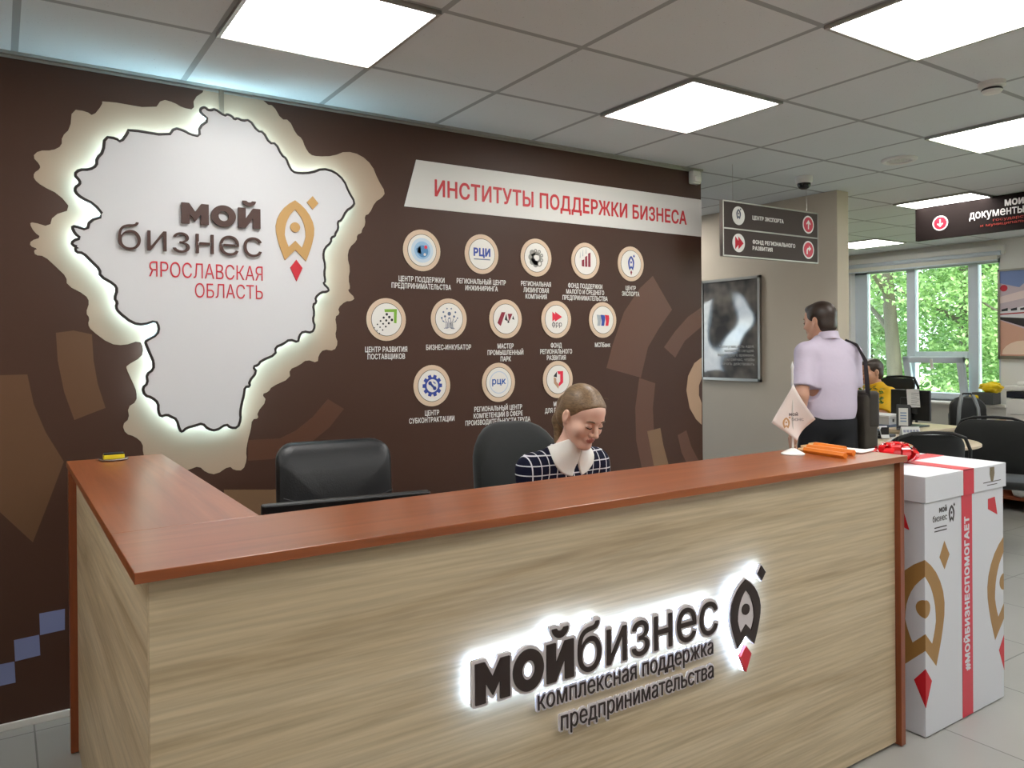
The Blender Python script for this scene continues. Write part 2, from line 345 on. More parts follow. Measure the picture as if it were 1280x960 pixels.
PRINT=[('A',[(0.185,1.493),(0.245,1.502),(0.309,1.487),(0.314,1.385),(0.328,1.290),(0.355,1.193),(0.301,1.173),(0.245,1.151),(0.211,1.262),(0.190,1.387)]),
('A',[(-0.097,1.345),(0.001,1.333),(0.089,1.334),(0.109,1.220),(0.147,1.111),(0.208,0.991),(0.153,0.833),(0.102,0.692),(-0.003,0.821),(-0.100,0.951)]),
('B',[(3.369,1.852),(3.532,1.649),(3.420,1.534),(3.324,1.416),(3.263,1.232),(2.990,1.296),(3.041,1.437),(3.131,1.627),(3.262,1.774)]),
('B',[(3.250,1.231),(3.383,1.194),(3.361,1.043),(3.372,0.846),(3.398,0.692),(3.437,0.545),(3.289,0.561),(3.264,0.689),(3.220,0.857),(3.215,1.050)]),
('B',[(3.460,1.415),(3.557,1.349),(3.643,1.454),(3.797,1.546),(3.799,1.670),(3.673,1.606),(3.558,1.514)]),
('C',[(3.795,1.346),(3.728,1.311),(3.670,1.231),(3.654,1.140),(3.682,1.027),(3.739,0.953),(3.791,0.914),(3.792,1.053),(3.767,1.105),(3.768,1.167),(3.794,1.212)]),
('D',[(3.312,0.904),(3.423,0.917),(3.447,0.811),(3.487,0.697),(3.521,0.586),(3.410,0.597),(3.364,0.695),(3.338,0.800)]),
('B',[(3.573,0.862),(3.651,0.887),(3.694,0.782),(3.751,0.701),(3.788,0.652),(3.787,0.549),(3.664,0.663),(3.607,0.749)]),
('E',[(0.915,1.024),(1.057,1.021),(1.131,1.052),(1.207,1.106),(1.284,1.188),(1.362,1.139),(1.291,1.057),(1.206,0.996),(1.130,0.958),(1.021,0.931),(0.915,0.933)]),
('D',[(0.811,0.817),(1.019,0.795),(1.166,0.794),(1.320,0.808),(1.319,0.658),(0.810,0.652)]),
('V',[(0.121,0.416),(0.207,0.418),(0.206,0.337),(0.123,0.333)]),
('V',[(0.038,0.332),(0.120,0.335),(0.123,0.256),(0.041,0.251)]),
('V',[(-0.042,0.250),(0.039,0.251),(0.042,0.171),(-0.040,0.170)])]
# ------------------------------------------------------------------ materials of the setting
def nodes_mat(name, rough=.5, spec=.5):
    m=bpy.data.materials.new(name); m.use_nodes=True; n=m.node_tree.nodes; l=m.node_tree.links
    b=n['Principled BSDF']; b.inputs['Roughness'].default_value=rough; b.inputs['Specular IOR Level'].default_value=spec
    tc=n.new('ShaderNodeTexCoord'); MATS[name]=m
    return m,n,l,b,tc
def grid_mat(name, tile, gap, org, ca, cb, cg, rough, speck=0, var=.03, bump=0):
    """square tiles in world x,y with a line between them"""
    m,n,l,b,tc=nodes_mat(name,rough)
    geo=n.new('ShaderNodeNewGeometry')
    def mth(op,a,b_=None,c=None):
        k=n.new('ShaderNodeMath'); k.operation=op
        for i,q in enumerate((a,b_,c)):
            if q is None: continue
            if isinstance(q,(int,float)): k.inputs[i].default_value=q
            else: l.new(q,k.inputs[i])
        return k.outputs[0]
    sep=n.new('ShaderNodeSeparateXYZ'); l.new(geo.outputs['Position'],sep.inputs[0])
    cells=[]; lines=[]
    for i in (0,1):
        t=mth('DIVIDE',mth('SUBTRACT',sep.outputs[i],org[i]),tile)
        fr=mth('FRACT',t); cells.append(mth('FLOOR',t))
        d=mth('MINIMUM',fr,mth('SUBTRACT',1.0,fr)); lines.append(mth('LESS_THAN',d,gap/tile/2))
    line=mth('MAXIMUM',lines[0],lines[1])
    cmb=n.new('ShaderNodeCombineXYZ'); l.new(cells[0],cmb.inputs[0]); l.new(cells[1],cmb.inputs[1])
    wn=n.new('ShaderNodeTexWhiteNoise'); l.new(cmb.outputs[0],wn.inputs[0])
    no=n.new('ShaderNodeTexNoise'); no.inputs['Scale'].default_value=2.5; no.inputs['Detail'].default_value=6; l.new(geo.outputs['Position'],no.inputs[0])
    k=mth('ADD',mth('MULTIPLY',wn.outputs[0],.5),mth('MULTIPLY',no.outputs[0],.5))
    mx=n.new('ShaderNodeMix'); mx.data_type='RGBA'; l.new(k,mx.inputs[0]); mx.inputs[6].default_value=lin(ca); mx.inputs[7].default_value=lin(cb)
    col=mx.outputs[2]
    if speck:
        sn=n.new('ShaderNodeTexNoise'); sn.inputs['Scale'].default_value=170; sn.inputs['Detail'].default_value=2; l.new(geo.outputs['Position'],sn.inputs[0])
        sp=n.new('ShaderNodeMapRange'); sp.inputs[1].default_value=.70; sp.inputs[2].default_value=.76; sp.inputs[3].default_value=0; sp.inputs[4].default_value=speck; l.new(sn.outputs[0],sp.inputs[0])
        m3=n.new('ShaderNodeMix'); m3.data_type='RGBA'; l.new(sp.outputs[0],m3.inputs[0]); l.new(col,m3.inputs[6]); m3.inputs[7].default_value=(.08,.07,.06,1); col=m3.outputs[2]
    m2=n.new('ShaderNodeMix'); m2.data_type='RGBA'; l.new(line,m2.inputs[0]); l.new(col,m2.inputs[6]); m2.inputs[7].default_value=lin(cg)
    l.new(m2.outputs[2],b.inputs['Base Color'])
    bp=n.new('ShaderNodeBump'); bp.inputs['Strength'].default_value=.5; bp.inputs['Distance'].default_value=.003; bp.invert=True
    l.new(line,bp.inputs['Height']); l.new(bp.outputs[0],b.inputs['Normal'])
    return m
def wood_mat(name, c1, c2, c3, axis, rough=.4, scale=1.0, streak=1.0, coat=0, spec=.5):
    """long grain along axis 0/1/2 (object coordinates)"""
    m,n,l,b,tc=nodes_mat(name,rough,spec); b.inputs['Coat Weight'].default_value=coat; b.inputs['Coat Roughness'].default_value=.25
    geo=n.new('ShaderNodeNewGeometry')
    mp=n.new('ShaderNodeMapping'); s=[9*scale]*3; s[axis]=.55*scale; mp.inputs['Scale'].default_value=s; l.new(geo.outputs['Position'],mp.inputs[0])
    a=n.new('ShaderNodeTexNoise'); a.inputs['Scale'].default_value=1.3; a.inputs['Detail'].default_value=8; a.inputs['Roughness'].default_value=.62; a.inputs['Distortion'].default_value=1.7; l.new(mp.outputs[0],a.inputs[0])
    mp2=n.new('ShaderNodeMapping'); s=[70]*3; s[axis]=2.4; mp2.inputs['Scale'].default_value=s; l.new(geo.outputs['Position'],mp2.inputs[0])
    c=n.new('ShaderNodeTexNoise'); c.inputs['Scale'].default_value=1.5; c.inputs['Detail'].default_value=4; l.new(mp2.outputs[0],c.inputs[0])
    r=n.new('ShaderNodeValToRGB'); e=r.color_ramp.elements; e[0].position=.32; e[0].color=lin(c1); e[1].position=.68; e[1].color=lin(c3)
    q=r.color_ramp.elements.new(.48); q.color=lin(c2); l.new(a.outputs[0],r.inputs[0])
    mr=n.new('ShaderNodeMapRange'); mr.inputs[1].default_value=.35; mr.inputs[2].default_value=.65; mr.inputs[3].default_value=1-.1*streak; mr.inputs[4].default_value=1+.06*streak; l.new(c.outputs[0],mr.inputs[0])
    v=n.new('ShaderNodeVectorMath'); v.operation='SCALE'; l.new(r.outputs[0],v.inputs[0]); l.new(mr.outputs[0],v.inputs['Scale'])
    l.new(v.outputs[0],b.inputs['Base Color'])
    return m
M_floor=grid_mat('floor_tile',.565,.006,(.1,1.644),(152,150,145),(168,166,161),(112,110,106),.28)
M_ceil=grid_mat('ceiling_tile',.6,.024,(1.2567,2.8428),(206,211,213),(213,217,218),(156,159,160),.85,speck=.55)  # shade on the grid bars is put into their darker colour
M_brown=mat('brown_vinyl',(70,45,34),.5,.35,noise=(.8,.10))
M_tan=mat('tan_vinyl',(172,148,126),.45)
M_pr={'A':mat('print_umber',(98,68,46),.42),'B':mat('print_russet',(97,64,49),.42),'C':mat('print_sand',(176,146,120),.42),
      'D':mat('print_ochre',(128,98,72),.42),'E':mat('print_rust',(88,54,38),.42),'V':mat('print_violet',(120,128,170),.42)}
M_beige=mat('beige_paint',(198,186,168),.8,noise=(3,.02))
M_white_wall=mat('white_paint',(222,222,220),.8)
M_whiteframe=mat('window_plastic',(196,206,216),.35)
M_skirt=mat('white_skirting',(215,213,208),.5)
M_chrome=mat('chrome',(200,200,200),.18,metal=1)
M_alu=mat('aluminium',(175,172,166),.35,metal=1)
M_black=mat('black_plastic',(18,18,20),.4)
M_white=mat('white_plastic',(222,220,216),.4)

def struct(mb, name, m, parent=None, smooth=False):
    return tag(mb.build(name, m, parent, smooth), kind='structure')
XL,XR,YF,YB=-1.7,9.15,-3.3,6.4
struct(MB().box(XL-.1,XR+.3,YF-.1,YB+.1,-.1,0),'floor',M_floor)
struct(MB().box(XL-.1,XR+.3,YF-.1,YB+.1,CEIL,CEIL+.08),'ceiling',M_ceil)
wb=struct(MB().box(XL,3.80,D,D+.14,0,CEIL),'wall_back',M_brown)
MAP=smooth_loop(MAP); TAN=smooth_loop(TAN)
mb=MB(); mb.prism([(x,min(z,CEIL-.001)) for x,z in TAN],WALL,.0005,.0012)
tag(mb.build('tan_silhouette',M_tan,wb),kind='structure')
for k in 'ABCDEV':
    mb=MB()
    for q,poly in PRINT:
        if q==k: mb.prism([(min(x,3.7995),max(z,.002)) for x,z in poly],WALL,.0003,.0005+.00012*'ABCDEV'.index(k))
    tag(mb.build('printed_shapes',M_pr[k],wb),kind='structure')
struct(MB().box(XL,3.80,D-.012,D,0,.027,.003),'baseboard_back',M_skirt)
struct(MB().box(XL,3.80,D-.020,D,CEIL-.012,CEIL).box(XL,3.80,D-.003,D,CEIL-.022,CEIL),'trim_2',M_alu)
struct(MB().box(XL-.1,XL,YF,YB,0,CEIL),'wall_left',M_beige)
struct(MB().box(XL,XR,YF-.1,YF,0,CEIL),'wall_front',M_beige)
struct(MB().box(5.144,5.285,3.335,YB,0,CEIL,.004),'wall_side',M_beige)
struct(MB().box(5.130,5.144,3.335,YB,0,.07,.003),'baseboard_side',M_skirt)
# the wall behind the brown one, with a window that the glossy poster mirrors
W2=(2.6,4.3,1.05,1.95)
mb=MB(); mb.box(XL,W2[0],YB,YB+.12,0,CEIL); mb.box(W2[1],XR+.3,YB,YB+.12,0,CEIL); mb.box(W2[0],W2[1],YB,YB+.12,0,W2[2]); mb.box(W2[0],W2[1],YB,YB+.12,W2[3],CEIL)
struct(mb,'wall_recess',M_beige)
mb=MB(); t=.05
for a,b,c,d in ((W2[0],W2[1],W2[2],W2[2]+t),(W2[0],W2[1],W2[3]-t,W2[3]),(W2[0],W2[0]+t,W2[2],W2[3]),(W2[1]-t,W2[1],W2[2],W2[3]),(3.47,3.53,W2[2],W2[3])): mb.box(a,b,YB+.02,YB+.08,c,d)
struct(mb,'window_2',M_whiteframe)
# window wall: the window of the photograph and an unseen one nearer the entrance, added for daylight
WY0,WY1,WZ0,WZ1=4.01,5.75,.76,2.36
V0,V1=-1.6,2.4
mb=MB()
for y0,y1,z0,z1 in ((YF,V0,0,CEIL),(V1,WY0,0,CEIL),(WY1,YB,0,CEIL),(WY0,WY1,0,WZ0),(WY0,WY1,WZ1,CEIL),(V0,V1,0,WZ0),(V0,V1,WZ1,CEIL)):
    mb.box(XR,XR+.28,y0,y1,z0,z1)
struct(mb,'wall_right',M_white_wall)
struct(MB().box(XR-.16,XR+.2,3.9,WY1+.02,.735,.762,.006),'windowsill',M_white)
def glass_mat():
    m=bpy.data.materials.new('pane_glass'); m.use_nodes=True; n=m.node_tree.nodes; l=m.node_tree.links; n.remove(n['Principled BSDF'])
    tr=n.new('ShaderNodeBsdfTransparent'); tr.inputs[0].default_value=(.95,.98,.97,1); gl=n.new('ShaderNodeBsdfGlossy'); gl.inputs['Roughness'].default_value=.02
    fr=n.new('ShaderNodeFresnel'); fr.inputs[0].default_value=1.45; mx=n.new('ShaderNodeMixShader'); l.new(fr.outputs[0],mx.inputs[0]); l.new(tr.outputs[0],mx.inputs[1]); l.new(gl.outputs[0],mx.inputs[2])
    l.new(mx.outputs[0],n['Material Output'].inputs[0]); return m
M_glass=glass_mat()
wn_=struct(MB().box(XR+.10,XR+.17,WY0,WY0+.06,WZ0,WZ1).box(XR+.10,XR+.17,WY1-.16,WY1,WZ0,WZ1).box(XR+.10,XR+.17,WY0,WY1,WZ0,WZ0+.06).box(XR+.10,XR+.17,WY0,WY1,WZ1-.05,WZ1)
   .box(XR+.09,XR+.18,4.985,5.085,WZ0,WZ1,.008).box(XR+.09,XR+.18,4.28,4.385,WZ0,WZ1,.008).box(XR+.09,XR+.18,4.385,4.985,1.255,1.33,.008),'window_1',M_whiteframe)
for y0,y1,z0,z1 in ((5.085,5.59,WZ0+.06,WZ1-.05),(4.385,4.985,1.33,WZ1-.05),(WY0+.06,4.28,WZ0+.06,WZ1-.05)):
    tag(MB().box(XR+.13,XR+.136,y0,y1,z0,z1).build('window_pane',M_glass,wn_),kind='structure')
# tilted-in sash, hinged at the bottom
Ms=Matrix.Translation((XR+.10,0,.79))@Matrix.Rotation(R(-13),4,'Y')
mb=MB(); y0,y1,h=4.375,5.06,.50
for a,b,c,d in ((y0,y0+.075,0,h),(y1-.075,y1,0,h),(y0,y1,0,.07),(y0,y1,h-.07,h)): mb.box(-.05,.0,a,b,c,d,.006,Ms)
sash=tag(mb.build('tilted_sash',M_whiteframe,wn_),kind='structure')
tag(MB().box(-.03,-.024,y0+.07,y1-.07,.06,h-.06,0,Ms).build('window_pane',M_glass,sash),kind='structure')
tag(MB().box(-.075,-.05,4.70,4.73,h-.13,h-.02,.006,Ms).box(-.09,-.07,4.70,4.73,h-.13,h-.11,.004,Ms).build('window_handle',M_white,sash),kind='structure')
wv=struct(MB().box(XR+.10,XR+.17,V0,V0+.06,WZ0,WZ1).box(XR+.10,XR+.17,V1-.06,V1,WZ0,WZ1).box(XR+.10,XR+.17,V0,V1,WZ0,WZ0+.06).box(XR+.10,XR+.17,V0,V1,WZ1-.05,WZ1).box(XR+.1,XR+.17,-.3,-.2,WZ0,WZ1).box(XR+.1,XR+.17,1.0,1.1,WZ0,WZ1),'window_3',M_whiteframe)
struct(MB().box(XR-.05,XR,3.95,WY1+.05,2.385,2.425,.008).box(XR-.07,XR,3.95,WY1+.05,2.425,2.49,.012),'trim_1',M_white_wall)
# roller blind over the window
rb=empty('roller_blind',(XR-.04,4.9,2.30),'white roller blind drawn up at the top of the tall window','blind')
mb=MB(); mb.cyl((XR-.04,3.98,2.405),(XR-.04,WY1+.02,2.405),.028); mb.build('roller',M_whiteframe,rb,True)
MB().box(XR-.045,XR-.041,4.02,WY1,2.33,2.40).build('blind_fabric',mat('blind_cloth',(216,216,206),.9),rb)
MB().box(XR-.05,XR-.036,4.02,WY1,2.315,2.333,.004).build('bottom_bar',M_whiteframe,rb)

# ------------------------------------------------------------------ ceiling fittings
def lamp_mat():
    m,n,l,b,tc=nodes_mat('light_diffuser',.5); geo=n.new('ShaderNodeNewGeometry'); sep=n.new('ShaderNodeSeparateXYZ'); l.new(tc.outputs['Object'],sep.inputs[0])
    s=n.new('ShaderNodeMath'); s.operation='MULTIPLY'; s.inputs[1].default_value=2*math.pi*4/.57; l.new(sep.outputs[1],s.inputs[0])
    c=n.new('ShaderNodeMath'); c.operation='COSINE'; l.new(s.outputs[0],c.inputs[0])
    r=n.new('ShaderNodeMapRange'); r.inputs[1].default_value=-1; r.inputs[2].default_value=1; r.inputs[3].default_value=LAMP*1.25; r.inputs[4].default_value=LAMP*.75; l.new(c.outputs[0],r.inputs[0])
    b.inputs['Emission Color'].default_value=(1,.985,.95,1); l.new(r.outputs[0],b.inputs['Emission Strength']); b.inputs['Base Color'].default_value=(.8,.8,.8,1)
    return m
M_lamp=lamp_mat()
def light_panel(i,j,label):
    x=1.2567+.6*(i+.5); y=2.8428+.6*(j+.5)
    e=empty('ceiling_light',(x,y,CEIL-.012),label,'ceiling light','square ceiling light panels')
    mb=MB(); a,b=.297,.283
    for q in ((-a,a,-a,-b),(-a,a,b,a),(-a,-b,-b,b),(b,a,-b,b)): mb.box(*q,-.002,.012,.001)
    mb.build('light_frame',M_alu,e,world=False)
    MB().box(-b,b,-b,b,.002,.010).build('diffuser',M_lamp,e,world=False)
    return e
light_panel(-1,-1,'square light panel in the ceiling above the white map sign')
light_panel(2,-1,'square light panel in the ceiling nearest the white banner with red letters')
light_panel(2,-3,'large square light panel cut off by the top edge at right')
light_panel(5,-2,'square light panel next to the smoke detector, cut off at the right edge')
light_panel(8,0,'square light panel directly above the dark sign with a down arrow')
light_panel(5,3,'square light panel in the passage behind the brown wall')  # out of sight, added to light the beige side wall and poster
light_panel(11,3,'small far light panel beside the window blind')
for i,j in ((-1,-5),(1,-5),(-4,-1),(-4,-4),(3,-6),(1,-8),(5,-5),(8,-4),(11,-1)): light_panel(i,j,'square light panel in the unseen part of the ceiling')  # extra panels out of view, added to brighten room and counter
# smoke detector, speaker, dome camera, motion sensor, cable duct
e=empty('smoke_detector',(3.615,1.612,CEIL-.05),'round white smoke detector at the right edge of the ceiling','smoke detector')
MB().lathe([(0,.05),(.052,.05),(.052,.032),(.044,.028),(.0,.028)],n=28).build('base',M_white,e,True,world=False)
MB().lathe([(.036,.03),(.040,.012),(.034,.004),(.0,.0)],n=28).build('sensor_head',M_white,e,True,world=False)
MB().lathe([(.0372,.024),(.0405,.018),(.040,.014),(.037,.014)],n=28).build('vent_slot',M_black,e,True,world=False)
e=empty('ceiling_speaker',(4.625,2.584,CEIL-.016),'round flush speaker grille in the ceiling beyond the dome camera','speaker')
MB().lathe([(.10,.016),(.10,.008),(.09,.0),(.072,.004),(.07,.016)],n=36).build('rim',M_white,e,True,world=False)
MB().lathe([(.071,.010),(.0,.007)],n=36).build('grille',mat('speaker_grille',(190,188,184),.5,noise=(180,.3)),e,True,world=False)
e=empty('security_camera',(4.55,3.19,CEIL-.085),'small dome security camera hanging under the ceiling','camera')
MB().lathe([(0,.085),(.055,.085),(.055,.052),(.046,.04),(0,.04)],n=28).build('housing',M_white,e,True,world=False)
MB().lathe([(.043,.042),(.042,.026),(.032,.008),(.016,.001),(0,0)],n=28).build('dome',mat('smoked_dome',(14,14,16),.08),e,True,world=False)
e=empty('motion_sensor',(3.72,D-.03,2.447),'small white motion sensor at the top right corner of the brown wall','sensor')
MB().box(3.682,3.758,D-.045,D,2.447,2.532,.012).build('housing',M_white,e,True)
MB().box(3.692,3.748,D-.056,D-.04,2.455,2.495,.008).build('lens',mat('sensor_lens',(235,235,230),.25),e,True)
tag(MB().box(.803,.823,D-.014,D,2.40,CEIL,.003).build('cable_duct',mat('duct_grey',(128,112,96),.5)),'short brown cable duct running from the ceiling to the map sign','cable duct')
# ------------------------------------------------------------------ backlit map sign on the brown wall
def inset(P,d):
    n=len(P); area=sum(P[i][0]*P[(i+1)%n][1]-P[(i+1)%n][0]*P[i][1] for i in range(n)); s=1 if area>0 else -1
    out=[]
    for i in range(n):
        a=P[i-3]; b=P[(i+3)%n]; tx,tz=b[0]-a[0],b[1]-a[1]; q=math.hypot(tx,tz) or 1
        out.append((P[i][0]-s*tz/q*d, P[i][1]+s*tx/q*d))
    return out
M_panel=mat('sign_white',(218,219,223),.35)
M_led=mat('led_strip',(255,255,250),.5,emit=(168,214,232),estr=30)
M_dark=mat('sign_brown',(74,48,42),.4)
M_red=mat('sign_red',(206,42,58),.4)
M_gold=mat('sign_gold',(196,156,98),.4)
ms=empty('map_sign',(.75,D-.03,1.06),'big white region-shaped sign with glowing edges on the brown wall','sign')
MB().prism(MAP,WALL,.045,.06).build('panel',M_panel,ms)
mb=MB(); mb.tube([WALL(x,z,.059) for x,z in MAP],.0060,6,closed=True); mb.build('outline',mat('outline_black',(44,36,36),.4),ms,True)
mb=MB(); I=inset(MAP,.016); n=len(I)
mb.add([WALL(x,z,.012) for x,z in I]+[WALL(x,z,.036) for x,z in I],[(i,(i+1)%n,n+(i+1)%n,n+i) for i in range(n)])
o=mb.build('led_strip',M_led,ms); tag(o,'glowing white strip behind the sign edge')
for x,z in ((.46,2.12),(1.12,2.10),(.75,1.25),(.48,1.6),(1.1,1.6)): MB().cyl(WALL(x,z,0),WALL(x,z,.046),.012).build('standoff',M_chrome,ms)
mb=MB(); text(mb,'мой',WALL,.634,.957,1.944,.086,.066,.076,bold=.062,ref='н'); mb.build('lettering',M_dark,ms)
mb=MB(); text(mb,'бизнес',WALL,.398,.963,1.824,.081,.066,.074,bold=-.008,ref='н'); mb.build('lettering',M_dark,ms)
mb=MB(); text(mb,'ЯРОСЛАВСКАЯ',WALL,.511,.968,1.721,.062,.060,.0625,bold=-.006); mb.build('lettering',M_red,ms)
mb=MB(); text(mb,'ОБЛАСТЬ',WALL,.687,.968,1.641,.0595,.060,.0625,bold=-.006); mb.build('lettering',M_red,ms)
rk=rocket(WALL,1.114,2.086,.177,.060,.066,'all').build('rocket_emblem',M_gold,ms)
rocket(WALL,1.118,2.086,.177,.060,.066,'flame').build('rocket_flame',M_red,rk)

# ------------------------------------------------------------------ banner and round badges
bn=empty('banner',(2.7,D,2.12),'long slanted white banner with red capital letters across the brown wall','banner')
MB().prism([(1.752,2.360),(1.684,2.122),(3.7995,2.122),(3.7995,2.360)],WALL,.0012,.004).build('strip',mat('banner_white',(222,220,216),.5),bn)
mb=MB(); text(mb,'ИНСТИТУТЫ ПОДДЕРЖКИ БИЗНЕСА',WALL,1.855,3.662,2.188,.086,.004,.0055,bold=.022); mb.build('lettering',mat('banner_red',(200,44,52),.5),bn)
M_disc=mat('badge_white',(232,228,222),.45); M_ringm=mat('badge_sand',(216,190,164),.45); M_line=mat('badge_line',(40,28,24),.45)
M_cap=mat('caption_white',(228,226,222),.5)
def C_(n,rgb): return mat('print_'+n,rgb,.45)
CB=C_('blue',(52,74,158)); CR=C_('red',(222,40,66)); CK=C_('black',(34,34,38)); CG=C_('grey',(150,148,142)); CLB=C_('sky',(150,190,222)); CM=C_('maroon',(140,34,56)); CGR=C_('green',(128,178,58)); CSG=C_('slate',(98,112,142)); CPG=C_('pale_grey',(168,176,182)); CTN=C_('tan',(188,150,120))
def sub(fr,cx,cz): return Frame(fr(cx,cz),fr.u,fr.n)
def emblem(kind,f,root):
    a,b=.0066,.0072
    def P(m,polys,name='emblem'):
        mb=MB()
        for p in polys: mb.prism(p,f,a,b)
        return mb.build(name,m,root)
    def circ(x,z,r,n=14): return [(x+r*math.cos(2*math.pi*i/n),z+r*math.sin(2*math.pi*i/n)) for i in range(n)]
    if kind=='globe':
        P(C_('pale_sky',(198,214,228)),[circ(0,0,.062,28)]); a,b=.0072,.0078; P(CLB,[circ(0,0,.045,28)]); a,b=.0078,.0084
        P(C_('azure',(84,140,190)),[circ(.003,-.005,.030,24),[(-.034,.006),(-.012,.022),(-.006,-.02),(-.03,-.012)]]); a,b=.0084,.009; P(CR,[circ(.019,.017,.009)]); P(M_disc,[circ(.013,-.02,.007)])
    elif kind=='rci':
        mb=MB(); text(mb,'РЦИ',f,-.052,.052,-.012,.044,a,b,bold=.05); mb.build('emblem',CB,root); P(CSG,[[(-.05,-.03),(.05,-.03),(.05,-.025),(-.05,-.025)]])
    elif kind=='gear_ring':
        mb=MB()
        for k in range(9):
            t=R(100-k*40); r=.007+.007*(k>3); mb.disc((.037*math.cos(t),.037*math.sin(t)),r+.004,f,a,b,14,r2=r-.003 if k<5 else .001)
        mb.disc((0,0),.03,f,a,b,28,r2=.019); mb.build('emblem',CG,root)
        P(C_('dark_grey',(104,102,98)),[[(-.012,.022),(.016,.018),(.014,.012),(-.008,.014),(-.012,.006)],circ(-.02,-.018,.013),circ(-.004,-.03,.013)])
    elif kind=='bars':
        P(CM,[[(-.03,-.032),(-.012,-.034),(-.012,.008),(-.03,.002)],[(-.006,-.034),(.010,-.034),(.010,.030),(-.006,.022)],[(.017,-.034),(.034,-.034),(.034,.05),(.017,.042)]])
        P(CPG,[[(-.045,.015),(-.04,.015),(-.04,.05)],[(-.026,.024),(-.02,.026),(-.021,.066)],[(-.002,.04),(.004,.042),(.003,.074)]])
    elif kind=='rocket':
        rocket(f,0,.048,.050,a,b,'all',sz=1.15).build('emblem',CB,root); rocket(f,0,.048,.050,a,b,'flame',sz=1.15).build('emblem',CM,root)
    elif kind=='arrow':
        P(CGR,[[(-.012,.05),(.055,.052),(.052,-.018),(.038,-.016),(.039,.037),(-.010,.036)]])
        mb=MB()
        for i in range(5):
            for j in range(3):
                x=.014-.0165*i+.0135*(j-1); z=.012-.0165*i-.0135*(j-1)
                mb.disc((x,z),.0068-.0010*i,f,a,b,10)
        mb.build('emblem',CK,root)
    elif kind=='tree':
        mb=MB()
        for s in (-1,1):
            for k,(x0,h) in enumerate(((.004,.0),(.011,-.004),(.019,-.008))):
                mb.tube([f(s*(x0+.012),-.05,b),f(s*x0,-.044,b),f(s*x0,-.02,b),f(s*(x0+.004+.007*k),-.006+h,b),f(s*(x0+.012*k),.006+h,b)],.0013,5)
        mb.build('emblem',CSG,root)
        P(CSG,[circ(0,.026,.010),circ(-.025,.012,.006),circ(.028,.012,.006),circ(0,.004,.004),circ(-.034,.034,.005),circ(.036,.034,.005),circ(-.044,.004,.005),circ(.048,.004,.004),circ(-.013,.052,.004),circ(.012,.052,.004),circ(-.034,-.012,.003),circ(.036,-.012,.003)])
    elif kind=='park':
        P(CM,[[(-.055,-.022),(-.028,.036),(-.004,.036),(-.034,-.038)],[(.012,.028),(.042,.028),(.020,-.014)]]); P(CK,[[(.002,.028),(-.008,-.004),(.010,-.012)],[(.012,.0),(.022,-.020),(.010,-.022)],[(.046,.018),(.054,-.004),(.040,.0)]])
    elif kind=='fund':
        P(CR,[[(-.030,.042),(-.010,.028),(-.010,.042),(.038,.014),(-.012,-.012),(-.014,.0),(-.030,-.012)]]); 
        mb=MB(); text(mb,'фрр',f,-.033,.036,-.040,.022,a,b,bold=.0,ref='н'); mb.build('emblem',CK,root)
    elif kind=='waves':
        for m_,x in ((CPG,-.044),(CB,-.014),(CR,.018)):
            P(m_,[[(x-.004,.030),(x+.026,.028),(x+.030,.01),(x+.022,-.034),(x+.0,-.034),(x+.004,-.01)]])
    elif kind=='gear':
        pts=[]
        for k in range(10):
            for da,r in ((-13,.043),(-9,.056),(9,.056),(13,.043)): t=R(k*36+da); pts.append((r*math.cos(t),r*math.sin(t)))
        inn=[(.033*math.cos(math.atan2(z,x)),.033*math.sin(math.atan2(z,x))) for x,z in pts]
        MB().ring(pts,inn,f,a,b).build('emblem',CB,root)
        P(CB,[circ(-.013,.013,.010),circ(.013,-.013,.010),[(-.018,.010),(.010,-.018),(.018,-.010),(-.010,.018)]]); P(CB,[[(.006,.022),(.02,.012),(.016,.008),(.004,.018)]])
    elif kind=='rck':
        MB().disc((0,0),.060,f,a,b,32,r2=.055).build('emblem',C_('pale_blue',(196,206,222)),root)
        mb=MB(); text(mb,'рцк',f,-.043,.043,-.010,.028,a,b,bold=.02,ref='н'); mb.build('emblem',C_('royal_blue',(44,92,170)),root)
    elif kind=='ribbon':
        P(CR,[[(-.006,.046),(.034,.046),(.034,-.018),(.004,-.040),(.004,-.020),(.014,-.012),(.014,.028),(.0,.03)]]); P(CTN,[[(-.032,.014),(-.030,-.02),(.0,-.052),(.004,-.028),(-.014,-.012),(-.014,.006)]]); P(CK,[[(-.010,.044),(-.034,.018),(-.010,.012)]])
